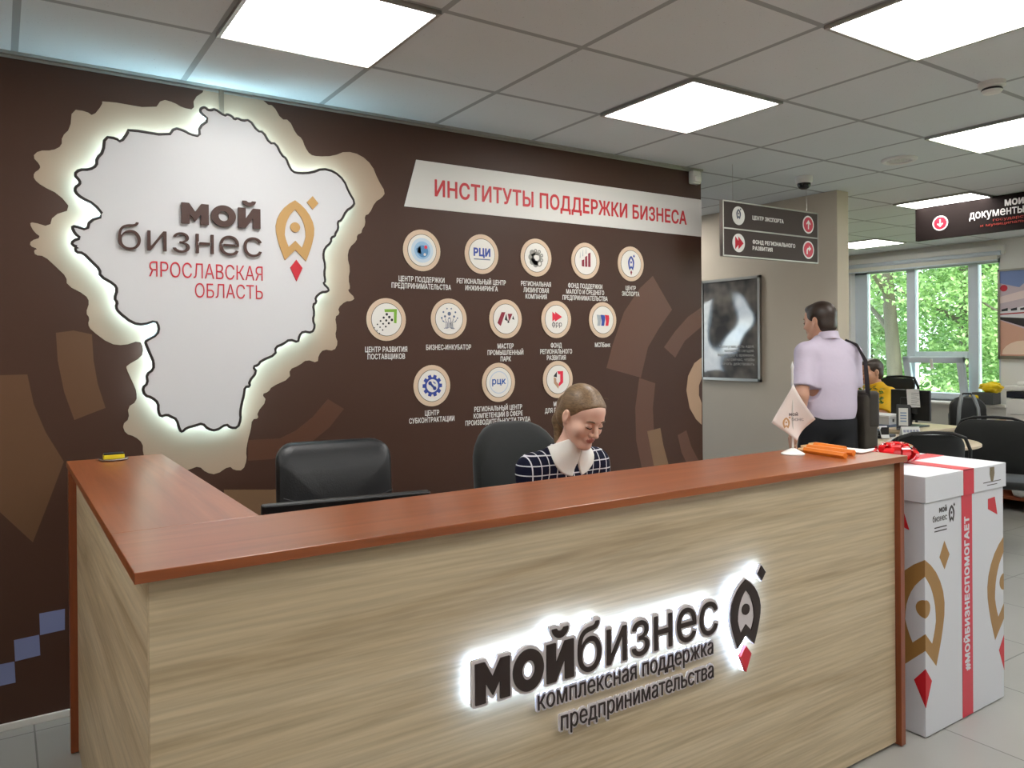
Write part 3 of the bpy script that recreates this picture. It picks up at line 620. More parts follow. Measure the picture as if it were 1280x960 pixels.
BADGES=[(1.780,1.910,'globe','white badge with a blue globe emblem in the top row on the brown wall',['ЦЕНТР ПОДДЕРЖКИ','ПРЕДПРИНИМАТЕЛЬСТВА']),
(2.132,1.912,'rci','white badge with bold blue letters second in the top row',['РЕГИОНАЛЬНЫЙ ЦЕНТР','ИНЖИНИРИНГА']),
(2.485,1.914,'gear_ring','white badge with a grey ring of circles under the banner',['РЕГИОНАЛЬНАЯ','ЛИЗИНГОВАЯ','КОМПАНИЯ']),
(2.835,1.915,'bars','white badge with three maroon bars in the top row',['ФОНД ПОДДЕРЖКИ','МАЛОГО И СРЕДНЕГО','ПРЕДПРИНИМАТЕЛЬСТВА']),
(3.185,1.916,'rocket','white badge with a small blue rocket at the end of the top row',['ЦЕНТР','ЭКСПОРТА']),
(1.583,1.562,'arrow','white badge with a green corner arrow over black dots',['ЦЕНТР РАЗВИТИЯ','ПОСТАВЩИКОВ']),
(1.932,1.570,'tree','white badge with a grey-blue tree of dots',['БИЗНЕС-ИНКУБАТОР']),
(2.280,1.574,'park','white badge with slanted maroon and black shapes in the middle row',['МАСТЕР','ПРОМЫШЛЕННЫЙ','ПАРК']),
(2.621,1.576,'fund','white badge with a red double arrow above dark letters',['ФОНД','РЕГИОНАЛЬНОГО','РАЗВИТИЯ']),
(2.961,1.577,'waves','white badge with grey, blue and red wavy stripes',['МСПБанк']),
(1.831,1.232,'gear','white badge with a blue cogwheel and spanner in the bottom row',['ЦЕНТР','СУБКОНТРАКТАЦИИ']),
(2.232,1.236,'rck','white badge with thin blue letters in a pale circle above the chair',['РЕГИОНАЛЬНЫЙ ЦЕНТР','КОМПЕТЕНЦИЙ В СФЕРЕ','ПРОИЗВОДИТЕЛЬНОСТИ ТРУДА']),
(2.629,1.240,'ribbon','white badge with a red and tan ribbon right behind the seated woman\'s head',['МФЦ','ДЛЯ БИЗНЕСА'])]
for x,z,k,lab,caps in BADGES:
    e=empty('wall_badge',(x,D,z),lab,'badge','round badges on the brown wall')
    f=sub(WALL,x,z)
    MB().disc((0,0),.104,f,.0012,.005,40,r2=.080).build('badge_ring',M_ringm,e)
    MB().disc((0,0),.0812,f,.0012,.0058,40,r2=.0785).build('badge_line',M_line,e)
    MB().disc((0,0),.0788,f,.0012,.0064,40).build('badge_face',M_disc,e)
    emblem(k,f,e)
    mb=MB(); top=-.158 if z>1.3 else -.150
    for i,t in enumerate(caps):
        text(mb,t,f,0,None,top-.0345*i,.0268,.0012,.002,bold=.018,xs=.70,center=0)
    mb.build('caption',M_cap,e)

# ------------------------------------------------------------------ reception counter
M_oak=wood_mat('light_oak',(166,145,114),(188,169,139),(203,186,158),0,.5,scale=.62,streak=1.5)
M_oak_y=wood_mat('light_oak_side',(166,145,114),(188,169,139),(203,186,158),1,.5,scale=.62,streak=1.5)
M_ch=wood_mat('cherry',(130,66,31),(146,77,38),(160,90,48),0,.30,scale=.8,streak=.5,coat=.4)
M_ch_y=wood_mat('cherry_side',(130,66,31),(146,77,38),(160,90,48),1,.30,scale=.8,streak=.5,coat=.4)
M_ch_z=wood_mat('cherry_upright',(112,54,26),(128,64,32),(142,74,40),2,.35,scale=.8,streak=.5)
CT=1.03; X0,X1,Y0=.197,2.690,1.480
rc=empty('reception_counter',(1.4,1.7,0),'long L-shaped reception counter with cherry top and light oak front','counter')
MB().box(X0,X1,Y0,1.826,CT-.021,CT,.0015).build('countertop',M_ch,rc)
MB().box(X0,.515,1.8255,3.115,CT-.021,CT,.0015).build('countertop',M_ch_y,rc)
FY=1.512
MB().box(X0+.028,X1-.028,FY,FY+.020,.012,CT-.021,.001).build('front_panel',M_oak,rc)
MB().box(X0+.028,X0+.048,FY+.0202,3.07,.012,CT-.021,.001).build('side_panel',M_oak_y,rc)
MB().box(X0+.004,.510,3.072,3.110,.006,CT-.021,.001).build('end_panel',M_ch_z,rc)
MB().box(X1-.028,X1-.002,Y0+.012,1.815,.006,CT-.021,.001).build('end_panel',M_ch_z,rc)
MB().box(X0+.048,X1-.028,1.74,1.755,.25,.71).build('modesty_panel',M_oak,rc)
MB().box(X0+.048,X1-.028,FY+.0202,2.26,.71,.735,.002).build('desk_top',M_ch,rc)
MB().box(.4915,.510,2.262,3.071,.012,CT-.021).build('inner_panel',M_oak_y,rc)
mb=MB()
for x,y in ((.3,FY+.03),(1.1,FY+.03),(1.9,FY+.03),(2.58,FY+.03),(.26,2.9)): mb.cyl((x,y,0),(x,y,.013),.018)
mb.build('foot',M_black,rc)
# halo-lit lettering
CF=Frame((0,FY,0),(1,0,0),(0,-1,0))
M_halo=mat('letter_light',(255,255,250),.5,emit=(172,206,255),estr=18)
M_halo2=mat('letter_light_dim',(255,255,250),.5,emit=(225,235,250),estr=.4)
M_back=mat('letter_acrylic',(206,198,200),.3)
M_face=mat('letter_face',(40,24,22),.35)
cs=empty('counter_sign',(1.4,FY-.02,.478),'backlit dark lettering and rocket on the oak front of the counter','sign')
TX=[('мой',.899,1.184,.612,.094,.062,'н'),('бизнес',1.197,1.703,.613,.090,-.002,'н')]
T2=[('комплексная поддержка',1.085,1.701,.547,.0348,-.005,'н'),('предпринимательства',1.155,1.702,.4795,.0348,-.005,'н')]
for lst,hm,g1,g2,q in ((TX,M_halo,.002,.0075,1),(T2,M_halo2,.000,.0045,.5)):
    mb=MB(); mc=MB(); md=MB()
    for s,a,b,z,c,bo,rf in lst:
        text(mb,s,CF,a,b,z,c,.004,.020*q,bold=bo,ref=rf,grow=g1); text(mc,s,CF,a,b,z,c,.020*q,.030*q,bold=bo,ref=rf,grow=g2); text(md,s,CF,a,b,z,c,.030*q,.030*q+.003,bold=bo,ref=rf)
    tag(mb.build('letter_light',hm,cs),'glowing light behind the letters'); mc.build('letter_backing',M_back,cs); md.build('lettering',M_face,cs)
def grow(P,d): return inset(P,-d)
ro=[(1.824+x*.133,.741-z*.133*.965) for x,z in RA]
def spark_poly(cx,cz,r): return [(cx,cz-r*1.2),(cx+r,cz),(cx,cz+r*1.2),(cx-r,cz)]
fl=[(1.823,.741-.133*1.45),(1.823+.024,.741-.133*1.66),(1.823,.741-.133*2.03),(1.823-.024,.741-.133*1.66)]
mb=MB(); mb.prism(ro,CF,.004,.022); mb.prism(spark_poly(1.896,.748,.018),CF,.004,.022); mb.prism(fl,CF,.004,.022)
tag(mb.build('letter_light',M_halo,cs),'glowing light behind the rocket')
mb=MB(); mb.prism(grow(ro,.004),CF,.022,.030); mb.prism(spark_poly(1.896,.748,.022),CF,.022,.030); mb.build('letter_backing',M_back,cs)
rk=rocket(CF,1.824,.741,.133,.030,.033,'body',sz=.965).build('rocket_emblem',M_face,cs); MB().prism(spark_poly(1.896,.748,.018),CF,.030,.033).build('rocket_spark',M_face,rk)
MB().prism(fl,CF,.022,.033).build('rocket_flame',M_red,rk)

# ------------------------------------------------------------------ gift box
bx0,bx1,by0,by1,bh=2.787,3.392,1.470,2.02,.945
gb=empty('gift_box',((bx0+bx1)/2,(by0+by1)/2,0),'tall white carton with a red ribbon and gold rockets beside the counter','box')
M_card=mat('white_card',(210,211,217),.55)
M_rib=mat('red_ribbon',(204,34,56),.4)
M_goldp=mat('box_gold',(160,120,66),.5)
M_redp=mat('box_red',(196,28,40),.5)
MB().box(bx0+.008,bx1-.008,by0+.008,by1-.008,.004,bh-.01,.002).build('carton',M_card,gb)
ld=MB().box(bx0,bx1,by0,by1,bh-.095,bh,.002).build('lid',M_card,gb)
FB=Frame((bx0+.008,by0+.008,0),(1,0,0),(0,-1,0)); LB=Frame((bx0+.008,by0+.008,0),(0,-1,0),(-1,0,0)); RB_=Frame((bx1-.008,by0+.008,0),(0,1,0),(1,0,0))
FL=Frame((bx0,by0,0),(1,0,0),(0,-1,0)); LL=Frame((bx0,by0,0),(0,-1,0),(-1,0,0)); TOP=Frame((bx0,by0,bh),(1,0,0),(0,0,1))
rx0,rx1=.268,.345
mb=MB(); mb.box(bx0+rx0,bx0+rx1,by0+.0065,by0+.009,.006,bh-.095); mb.box(bx0+rx0,bx0+rx1,by0-.0015,by0+.001,bh-.095,bh+.0015); mb.box(bx0+rx0,bx0+rx1,by0-.0015,by1,bh-.001,bh+.0015)
cy=(by0+by1)/2; mb.box(bx0,bx1,cy-.035,cy+.035,bh-.001,bh+.0012); mb.build('ribbon',M_rib,gb)
mb=MB(); VT=Frame((bx0+rx0+.054,by0+.0065,.178),(0,0,1),(0,-1,0)); text(mb,'#МОЙБИЗНЕСПОМОГАЕТ',VT,0,.588,0,.037,.0,.0006,bold=.05); mb.build('lettering',M_card,gb)
z0=.645; wd=.270; W_=wd/1.0
def wrap(fa,xa,fb,part,name,m):
    mb=MB(); rocket(fa,xa,z0,wd,0,.0006,part,1 if xa==0 else -1,mb,sz=.97); rocket(fb,0,z0,wd,0,.0006,part,-1 if xa==0 else 1,mb,sz=.97); return mb.build(name,m,gb)
wrap(FB,0,LB,'body','rocket_print',M_goldp); wrap(FB,bx1-bx0-.016,RB_,'body','rocket_print',M_goldp)
MB().prism([(.135,.59),(.171,.64),(.135,.695),(.10,.64)],FB,0,.0006).build('spark_print',M_goldp,gb)
wrap(FB,0,LB,'flame','flame_print',M_redp); wrap(FB,bx1-bx0-.016,RB_,'flame','flame_print',M_redp)
for f,q in ((FB,[(.465,.812),(.52,.815),(.54,.742),(.465,.772)]),(LB,[(-.16,.80),(-.075,.805),(-.055,.742),(-.16,.775)])): MB().prism(q,f,0,.0006).build('kite_print',M_redp,gb)
mb=MB(); text(mb,'мой',FB,.10,.155,.803,.018,0,.0006,bold=.04,ref='н'); text(mb,'бизнес',FB,.055,.155,.772,.018,0,.0006,bold=.01,ref='н')
for z_ in (.748,.735): mb.box(bx0+.075,bx0+.16,by0+.0072,by0+.0085,z_,z_+.004)
rocket(FB,.188,.822,.042,0,.0006,'all',0,mb)
def crest(f,x,z,h=.026): return [(x-.017,z+h),(x+.017,z+h),(x+.019,z),(x+.010,z-h),(x,z-h*1.2),(x-.010,z-h),(x-.019,z)]
for f,x in ((FL,.49),(LL,-.30)):
    for z_,hw in ((bh-.066,.07),(bh-.078,.04)): mb.prism([(x-hw,z_),(x+hw,z_),(x+hw,z_+.003),(x-hw,z_+.003)],f,0,.0006)
mb.build('small_print',mat('box_ink',(52,44,44),.5),gb)
mb=MB()
for f,x in ((FL,.49),(LL,-.30)): mb=MB(); mb.prism(crest(f,x,bh-.034),f,0,.0006); mb.disc((x,bh-.02),.006,f,.0,.0012,10); mb.build('crest_print',mat('box_crest',(116,100,70),.5),gb)
# bow of foil loops on the lid
random.seed(4)
e=empty('gift_bow',(bx0+.262,by0+.255,bh+.0015),'shiny red foil bow on top of the white gift box','bow')
M_foil=mat('red_foil',(226,26,32),.18,spec=.8,coat=.5)
mb=MB()
for k in range(22):
    a=k*2.4; el=R(14+64*(k/22)); rr=.092-.022*(k/22); w2=.018
    d=Vector((math.cos(a)*math.cos(el),math.sin(a)*math.cos(el),math.sin(el))); sd_=Vector((-math.sin(a),math.cos(a),0)); up=d.cross(sd_)*-1
    vs=[]; N=10
    for i in range(N+1):
        t=2*math.pi*i/N-math.pi; p=Vector((0,0,.012))+d*(rr*.5*(1+math.cos(t)))+up*(.026*math.sin(t))
        vs += [p-sd_*w2, p+sd_*w2]
    mb.add(vs,[(2*i,2*i+1,2*i+3,2*i+2) for i in range(N)])
mb.build('loops',M_foil,e,True,world=False)
MB().cyl((0,0,0.0015),(0,0,.012),.03,.02).build('bow_base',M_foil,e,world=False)

# ------------------------------------------------------------------ small things on the counter
e=empty('table_flag',(2.394,1.731,CT),'small white pennant on a white stand at the end of the counter','flag')
MB().lathe([(0,.0),(.040,.0),(.041,.004),(.030,.010),(.018,.017),(.007,.022),(0,.023)],n=28).build('stand',M_white,e,True,world=False)
MB().cyl((0,0,.02),(0,0,.315),.0036).lathe([(0,.335),(.0035,.322),(.0052,.314),(.004,.306),(0,.304)],n=12).build('flag_pole',M_white,e,True,world=False)
FU=Vector((.84,-.54,0)); FN=Vector((-.54,-.84,0)); N=12
def flag_pt(u,v):   # u,v in 0..1 along the two upper edges of the hanging square
    x=-.078*u+.078*v*1.0; z=.252-.137*u*1.0-.125*v
    if u>0 and v>0: x=-.078*u+.078*v; z=.252-.137*u-.125*v+.06*u*v
    d=.010*math.sin(3.4*(u-v))+.006*math.sin(5*u+2)-.003
    return FU*(x+.012*u*v)+Vector((0,0,z))+FN*(d+.006)
vs=[flag_pt(i/N,j/N) for i in range(N+1) for j in range(N+1)]
k=len(vs); fs=[]
for i in range(N):
    for j in range(N): q=i*(N+1)+j; fs.append((q,q+1,q+N+2,q+N+1))
vs2=vs+[v-FN*.0012 for v in vs]; fs2=fs+[tuple(x+k for x in f[::-1]) for f in fs]
edge=[i*(N+1) for i in range(N+1)]+[N*(N+1)+j for j in range(1,N+1)]+[i*(N+1)+N for i in range(N-1,-1,-1)]+[j for j in range(N-1,0,-1)]
for a,b in zip(edge,edge[1:]+edge[:1]): fs2.append((a,b,b+k,a+k))
cl=link_mesh('flag_cloth',vs2,fs2,mat('flag_white',(236,226,222),.8),e,True)
FFm=Frame(Vector((2.394,1.731,CT))+FN*.018,FU,FN)
mb=MB(); rocket(FFm,-.030,.135,.026,0,.0008,'all',0,mb); mb.build('flag_emblem',mat('flag_gold',(206,166,120),.8),cl)
mb=MB(); text(mb,'мой',FFm,-.020,.012,.140,.010,0,.0008,bold=.05,ref='н'); text(mb,'бизнес',FFm,-.010,.032,.122,.010,0,.0008,ref='н'); mb.build('flag_lettering',mat('flag_grey',(120,110,110),.8),cl)
M_or=mat('orange_lacquer',(226,126,36),.35)
for n_,(xa,ya,xb,yb,z,lab) in enumerate(((2.445,1.56,2.47,1.735,.0102,'orange hexagonal pencil lying nearest the front edge of the counter'),(2.60,1.66,2.625,1.80,.0102,'orange pencil on the counter farthest from the front edge'),(2.535,1.585,2.545,1.775,.0102,'orange pencil lying in the middle of the three beside the flag'))):
    a=Vector((xa,ya,CT+z)); b=Vector((xb,yb,CT+z)); d=(b-a).normalized()
    e=empty('pencil',(xa,ya,CT),lab,'pencil','orange pencils by the flag')
    MB().cyl(a,b,.0115,n=6).build('shaft',M_or,e); MB().cyl(b,b+d*.03,.0115,.004,n=6).build('cone',mat('raw_wood',(222,186,140),.6),e); MB().cyl(b+d*.03,b+d*.038,.004,.0008,n=6).build('lead',M_black,e)
for (cx,cy_,z,rz,lab) in ((2.60,1.745,CT,R(20),'pale leaflet lying flat at the end of the counter'),(2.635,1.70,CT+.0025,R(8),'white leaflet on top of another at the counter end')):
    M=Matrix.Translation((cx,cy_,z))@Matrix.Rotation(rz,4,'Z')
    tag(MB().box(-.05,.05,-.10,.07,.0,.0022,0,M).build('leaflet',mat('leaflet_paper',(226,220,218),.5),None),lab,'leaflet','leaflets on the counter')
e=empty('sticky_note_pad',(.342,3.05,CT),'small yellow block with dark top on the far corner of the counter','note pad')
MB().lathe([(0,0),(.046,0),(.050,.004),(.047,.006),(0,.004)],c=(0,0,0),n=28).build('tray',mat('grey_tray',(120,100,88),.2),e,True,world=False)
MB().box(-.034,.034,-.015,.015,.005,.020,.002).build('pad',mat('note_yellow',(240,216,40),.5),e,world=False)
MB().box(-.033,.033,-.014,.014,.020,.026,.002).build('pad_top',M_black,e,world=False)

# ------------------------------------------------------------------ monitor, chairs behind the counter
def monitor(loc,rz,lab,w=.49,h=.30,stand=.12):
    e=empty('computer_monitor',loc,lab,'monitor',rz=rz)
    b=stand
    MB().box(-w/2,w/2,-.016,.012,b,b+h,.006).build('casing',M_black,e,world=False)
    MB().box(-w/2+.09,w/2-.09,-.040,-.012,b+.05,b+h-.06,.014).build('rear_cover',mat('dark_plastic',(26,26,28),.5),e,world=False)
    MB().box(-w/2+.012,w/2-.012,.012,.0135,b+.016,b+h-.012).build('screen',mat('screen_dark',(16,20,26),.1),e,world=False)
    mb=MB(); mb.box(-.03,.03,-.045,-.028,.012,b+.12,.005); mb.build('neck',M_black,e,world=False)
    MB().box(-.12,.12,-.11,.07,0,.012,.005).build('stand_base',M_black,e,world=False)
    return e
monitor((.845,2.085,.735),R(-8.6),'black monitor seen from behind over the left part of the counter',h=.245,stand=.015)
M_leather=mat('black_leather',(24,25,28),.38,bump=(160,.08))
M_fab=mat('black_fabric',(14,16,15),.85,noise=(300,.25),sheen=.2)
def pad(w,h,t,rt,cr=.07,taper=0,n=14,m=14,belly=.02,bulge=.018):
    """upholstered slab: rounded rectangle (x,z), thick along y, front at -y"""
    P=[]
    c=((w/2-cr,h-cr,0),(-w/2+cr,h-cr,90),(-w/2+cr,cr,180),(w/2-cr,cr,270))
    for x,z,a in c:
        for k in range(7): P.append((x+cr*math.cos(R(a+15*k)), z+cr*math.sin(R(a+15*k))))
    P=[(x*(1-taper*(1-z/h)),z) for x,z in P]
    cx=0; cz=h/2; vs=[]; fs=[]; nP=len(P)
    lay=[(.02,-t/2-bulge),(.2,-t/2-bulge*.98),(.38,-t/2-bulge*.9),(.55,-t/2-bulge*.76),(.70,-t/2-bulge*.55),(.85,-t/2-bulge*.2),(.96,-t/2+.006),(1,-t*.2),(1,t*.2),(.96,t/2-.004),(.8,t/2),(.5,t/2+.002),(.02,t/2+.004)]
    for s_,y in lay:
        for x,z in P:
            xx=cx+(x-cx)*s_; zz=cz+(z-cz)*s_
            vs.append((xx, y+belly*(1-(2*zz/h-1)**2)*-1+rt*(zz/h)**2+.25*xx*xx/w*-1, zz))
    for i in range(len(lay)-1):
        for k in range(nP): fs.append((i*nP+k,i*nP+(k+1)%nP,(i+1)*nP+(k+1)%nP,(i+1)*nP+k))
    fs+=[tuple(range(nP))[::-1],tuple(range((len(lay)-1)*nP,len(lay)*nP))]
    return vs,fs
def office_chair(loc,rz,lab,m,w=.47,h=.56,zb=.50,cr=.07,stitch=False,group=None):
    e=empty('office_chair',loc,lab,'chair',group,rz=rz)
    v,f=pad(w,h,.07,.05,cr); mb=MB(); mb.add([(x,y+.22,z+zb) for x,y,z in v],f); bk=mb.build('backrest',m,e,True,world=False)
    if stitch:
        pts=[(x,.22-.035-.018*(1-(2*x/w)**2*.6)-.25*x*x/w-.019,zb+.36-.05*(1-(2*x/w)**2)) for x in [w*(-.47+.94*i/16) for i in range(17)]]
        MB().tube(pts,.0016,5).build('seam',mat('seam_grey',(70,70,74),.6),bk,world=False)
    mb=MB(); mb.box(-.24,.24,-.26,.21,.37,.45,.035); mb.build('seat',m,e,True,world=False)
    for s in (-1,1):
        a=MB(); a.tube([(s*.24,.16,.44),(s*.275,.15,.52),(s*.275,.13,.64),(s*.275,.05,.66)],.013,8); a.box(s*.275-.025,s*.275+.025,-.18,.10,.655,.685,.01); a.build('armrest',M_black,e,True,world=False)
    MB().tube([(0,.0,.375),(0,.20,.37),(0,.285,.44),(0,.285,.70)],.018,8).build('back_bracket',M_black,e,True,world=False)
    MB().cyl((0,0,.09),(0,0,.26),.028).cyl((0,0,.26),(0,0,.375),.016).build('gas_lift',M_black,e,True,world=False)
    for k in range(5):
        a=R(72*k+20); d=Vector((math.cos(a),math.sin(a),0))
        l_=MB().tube([Vector((0,0,.105)),d*.15+Vector((0,0,.095)),d*.27+Vector((0,0,.075))],[.022,.018,.012],8).build('base_leg',M_black,e,True,world=False)
        q=d*.27; t=Vector((-d.y,d.x,0)); MB().cyl(q+t*.02+Vector((0,0,.03)),q-t*.02+Vector((0,0,.03)),.03).build('caster',M_black,l_,True,world=False)
    return e
office_chair((1.10,2.72,0),R(-8),'empty black leather office chair in front of the map sign',M_leather,w=.46,h=.55,zb=.50,stitch=True)
office_chair((1.90,2.54,0),R(2),'black fabric office chair the seated woman sits on',M_fab,w=.45,h=.58,zb=.515,cr=.17)

# ------------------------------------------------------------------ hanging signs
M_signb=mat('sign_face_brown',(60,46,44),.55,.3); M_signw=mat('sign_print_white',(226,222,220),.4); M_signr=mat('sign_print_red',(196,50,72),.4); M_signrr=mat('sign_print_crimson',(190,22,48),.6,.3)
sx0,sx1,sy=3.748,4.690,3.20
ws=empty('hanging_direction_sign',((sx0+sx1)/2,sy,1.98),'two-panel brown direction sign with arrows hanging before the poster wall','sign')
SF=Frame((sx0,sy-.012,0),(1,0,0),(0,-1,0)); L=sx1-sx0
def arrow(kind,f,cx,cz,r,mb):
    def T(P): return [(cx+x*r,cz+z*r) for x,z in P]
    if kind in('up','down'):
        s=1 if kind=='up' else -1
        mb.prism(T([(-.1,-.62*s),(.1,-.62*s),(.1,.22*s),(.34,-.02*s),(.48,.12*s),(0,.62*s),(-.48,.12*s),(-.34,-.02*s),(-.1,.22*s)]),f,.002,.0028)
    else:
        mb.prism(T([(-.44,-.58),(-.2,-.58),(-.2,-.12),(-.1,.04),(.08,.05),(.08,-.22),(.56,.17),(.08,.56),(.08,.29),(-.2,.27),(-.44,-.02)]),f,.002,.0028)
for (z0,z1,lines,kind,ico) in ((2.152,2.312,['ЦЕНТР ЭКСПОРТА'],'up','rocket'),(1.982,2.142,['ФОНД РЕГИОНАЛЬНОГО','РАЗВИТИЯ'],'turn','fund')):
    pn=MB().box(sx0,sx1,sy-.012,sy+.012,z0,z1).build('sign_panel',M_signb,ws); cz=(z0+z1)/2
    MB().disc((.137,cz),.058,SF,0,.0012,32).build('icon_disc',M_signw,pn); MB().disc((L-.10,cz),.060,SF,0,.0012,32).build('icon_disc',M_signw,pn)
    MB().disc((L-.10,cz),.050,SF,.0012,.002,32).build('arrow_disc',M_signr,pn)
    mb=MB(); arrow(kind,SF,L-.10,cz,.050,mb); mb.build('arrow',M_signw,pn)
    mb=MB()
    if ico=='rocket': rocket(SF,.137,cz+.042,.042,.0012,.002,'all',0,mb); mb.build('icon',mat('sign_print_navy',(60,66,90),.4),pn)
    else: mb.prism([(.104,cz+.040),(.134,cz+.012),(.134,cz+.040),(.182,cz),(.134,cz-.040),(.134,cz-.012),(.104,cz-.040)],SF,.0012,.002); mb.build('icon',M_signrr,pn)
    mb=MB()
    for i,t in enumerate(lines): text(mb,t,SF,.27,.27+(.31,.425,.19)[i if len(lines)>1 else 0] if len(lines)<2 else .27+(.43,.195)[i],cz-.013+(.017 if len(lines)>1 else 0)-.040*i,.026,0,.0012,bold=.02)
    mb.build('lettering',M_signw,pn)
mb=MB()
for z in (1.978,2.147,2.315): mb.box(sx0-.006,sx1+.006,sy-.014,sy+.014,z-.004,z+.004)
mb.box(sx0-.008,sx0,sy-.014,sy+.014,1.978,2.318); mb.box(sx1,sx1+.008,sy-.014,sy+.014,1.978,2.318); mb.build('sign_frame',M_alu,ws)
MB().cyl((sx0+.1,sy,2.315),(sx0+.1,sy,CEIL),.0012,n=6).build('wire',M_alu,ws); MB().cyl((sx1-.1,sy,2.315),(sx1-.1,sy,CEIL),.0012,n=6).build('wire',M_alu,ws)
ds=empty('ceiling_sign',(6.40,2.4,2.275),'long dark sign with a red down-arrow disc fixed under the ceiling','sign')
DF=Frame((6.388,3.437,0),(0,-1,0),(-1,0,0))
MB().box(6.39,6.43,1.30,3.437,2.272,2.545).build('sign_panel',mat('sign_face_dark',(25,15,13),.8,.2),ds)
MB().disc((.20,2.395),.060,DF,-.001,.002,36).build('arrow_disc',M_signw,ds); MB().disc((.20,2.395),.050,DF,.002,.0028,36).build('arrow_field',M_signrr,ds)
mb=MB(); f2=Frame(DF(0,0,.001),DF.u,DF.n); arrow('down',f2,.20,2.395,.050,mb); mb.build('arrow',M_signw,ds)
mb=MB(); text(mb,'МОИ',DF,.672,.80,2.458,.048,-.001,.002,bold=.05); text(mb,'документы',DF,.420,.80,2.392,.050,-.001,.002,bold=.008,ref='н'); mb.build('lettering',M_signw,ds)
mb=MB(); text(mb,'государственные',DF,.59,.99,2.355,.016,-.001,.002,ref='н'); text(mb,'и муниципальные услуги',DF,.50,1.05,2.322,.016,-.001,.002,ref='н'); mb.build('lettering',mat('sign_print_rust',(168,52,40),.5),ds)
mb=MB()
for y in (3.2,2.4,1.5): mb.box(6.40,6.42,y-.01,y+.01,2.545,CEIL)
mb.build('bracket',M_alu,ds)

# ------------------------------------------------------------------ glossy poster on the side wall
pf=Frame((5.130,4.612,1.128),(0,-1,0),(-1,0,0)); pw,ph=.615,.855
po=empty('glossy_poster',(5.12,4.3,1.128),'wavy mirror-like poster in a thin metal frame on the beige wall','poster')
mb=MB()
for a,b,c,d in ((0,pw,0,.022),(0,pw,ph-.022,ph),(0,.022,0,ph),(pw-.022,pw,0,ph)): 
    P=[(a,c),(b,c),(b,d),(a,d)]; mb.prism(P,pf,-.012,.012)
mb.build('poster_frame',M_alu,po)
mb=MB(); N1,N2=60,80; vs=[];fs=[]
for j in range(N2+1):
    for i in range(N1+1):
        u=i/N1; v=j/N2; x=.018+u*(pw-.036); z=.018+v*(ph-.036)
        g=math.exp(-((u-.5)**2/.11+(v-.60)**2/.05)); e_=math.sin(math.pi*u)*math.sin(math.pi*v)
        dd=.0035-.013*g+.0018*e_*math.sin(6*u+9*v)+.0012*e_*math.sin(14*v-5*u+1)
        vs.append(pf(x,z,dd))
for j in range(N2):
    for i in range(N1): q=j*(N1+1)+i; fs.append((q,q+1,q+N1+2,q+N1+1))
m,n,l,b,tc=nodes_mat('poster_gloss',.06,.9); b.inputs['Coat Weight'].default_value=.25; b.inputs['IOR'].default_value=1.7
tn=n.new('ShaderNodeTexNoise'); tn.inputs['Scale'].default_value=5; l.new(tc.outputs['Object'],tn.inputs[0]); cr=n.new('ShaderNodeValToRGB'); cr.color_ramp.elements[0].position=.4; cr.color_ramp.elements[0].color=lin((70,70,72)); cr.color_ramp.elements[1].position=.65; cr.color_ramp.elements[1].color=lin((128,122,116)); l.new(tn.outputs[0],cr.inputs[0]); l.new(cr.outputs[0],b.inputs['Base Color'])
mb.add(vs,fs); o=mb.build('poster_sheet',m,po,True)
mb=MB()
for i,(t,a) in enumerate((('Если у вас есть идея,',.20),('начните её сегодня.',.25),('Нет лучшего времени,',.18),('чем сейчас, чтобы',.24),('начать действовать',.22))): text(mb,t,pf,a,pw-.06,.275-.036*i,.018,.0045,.0048,bold=.0,ref='н')
mb.build('lettering',mat('poster_grey',(176,172,168),.5),po)
# ------------------------------------------------------------------ office behind: tables, chairs, papers
M_beech=mat('beech_top',(206,186,158),.4,noise=(6,.06,(1,8,1)))
M_cherry2=wood_mat('cherry_cabinet',(112,56,34),(134,70,42),(150,82,52),1,.4,scale=.8,streak=.5)
M_paper=mat('paper',(232,232,234),.7); M_cream=mat('cream_paper',(214,214,210),.7)
M_mesh=mat('chair_mesh',(30,34,36),.8)
# round table
e=empty('round_table',(5.53,2.98,0),'round light wood table covered with papers beyond the gift box','table')
MB().lathe([(0,.705),(.388,.705),(.40,.712),(.40,.725),(.388,.732),(0,.732)],n=56).build('tabletop',M_beech,e,True,world=False)
MB().cyl((0,0,.03),(0,0,.705),.038,n=24).build('column',M_alu,e,True,world=False)
MB().lathe([(0,0),(.26,0),(.26,.010),(.06,.035),(.038,.06),(0,.06)],n=36).build('table_base',M_alu,e,True,world=False)
# visitors' chairs: padded back in a bent metal frame
def visitor_chair(loc,rz,lab):
    e=empty('visitor_chair',loc,lab,'chair','black visitor chairs round the table',rz)
    v,f=pad(.47,.40,.035,.035,.10,bulge=.010); mb=MB(); mb.add([(x,y+.20,z+.455) for x,y,z in v],f); mb.build('backrest',M_fab,e,True,world=False)
    MB().box(-.24,.24,-.25,.19,.42,.475,.022).build('seat',M_fab,e,True,world=False)
    mb=MB(); mb.tube([(-.238,.215,.46),(-.24,.225,.60),(-.236,.245,.76),(-.20,.255,.84),(-.12,.262,.868),(0,.266,.874),(.12,.262,.868),(.20,.255,.84),(.236,.245,.76),(.24,.225,.60),(.238,.215,.46)],.011,8); mb.build('back_frame',M_black,e,True,world=False)
    for sx in (-1,1):
        MB().tube([(sx*.238,.215,.47),(sx*.24,.20,.44),(sx*.25,.27,.0)],.011,8).build('leg',mat('dark_steel',(90,92,95),.35,metal=1),e,True,world=False)
        MB().tube([(sx*.22,-.20,.43),(sx*.245,-.25,.0)],.011,8).build('leg',MATS['dark_steel'],e,True,world=False)
    return e
visitor_chair((5.0,2.72,0),R(143),'black visitor chair whose curved back shows right behind the red bow')
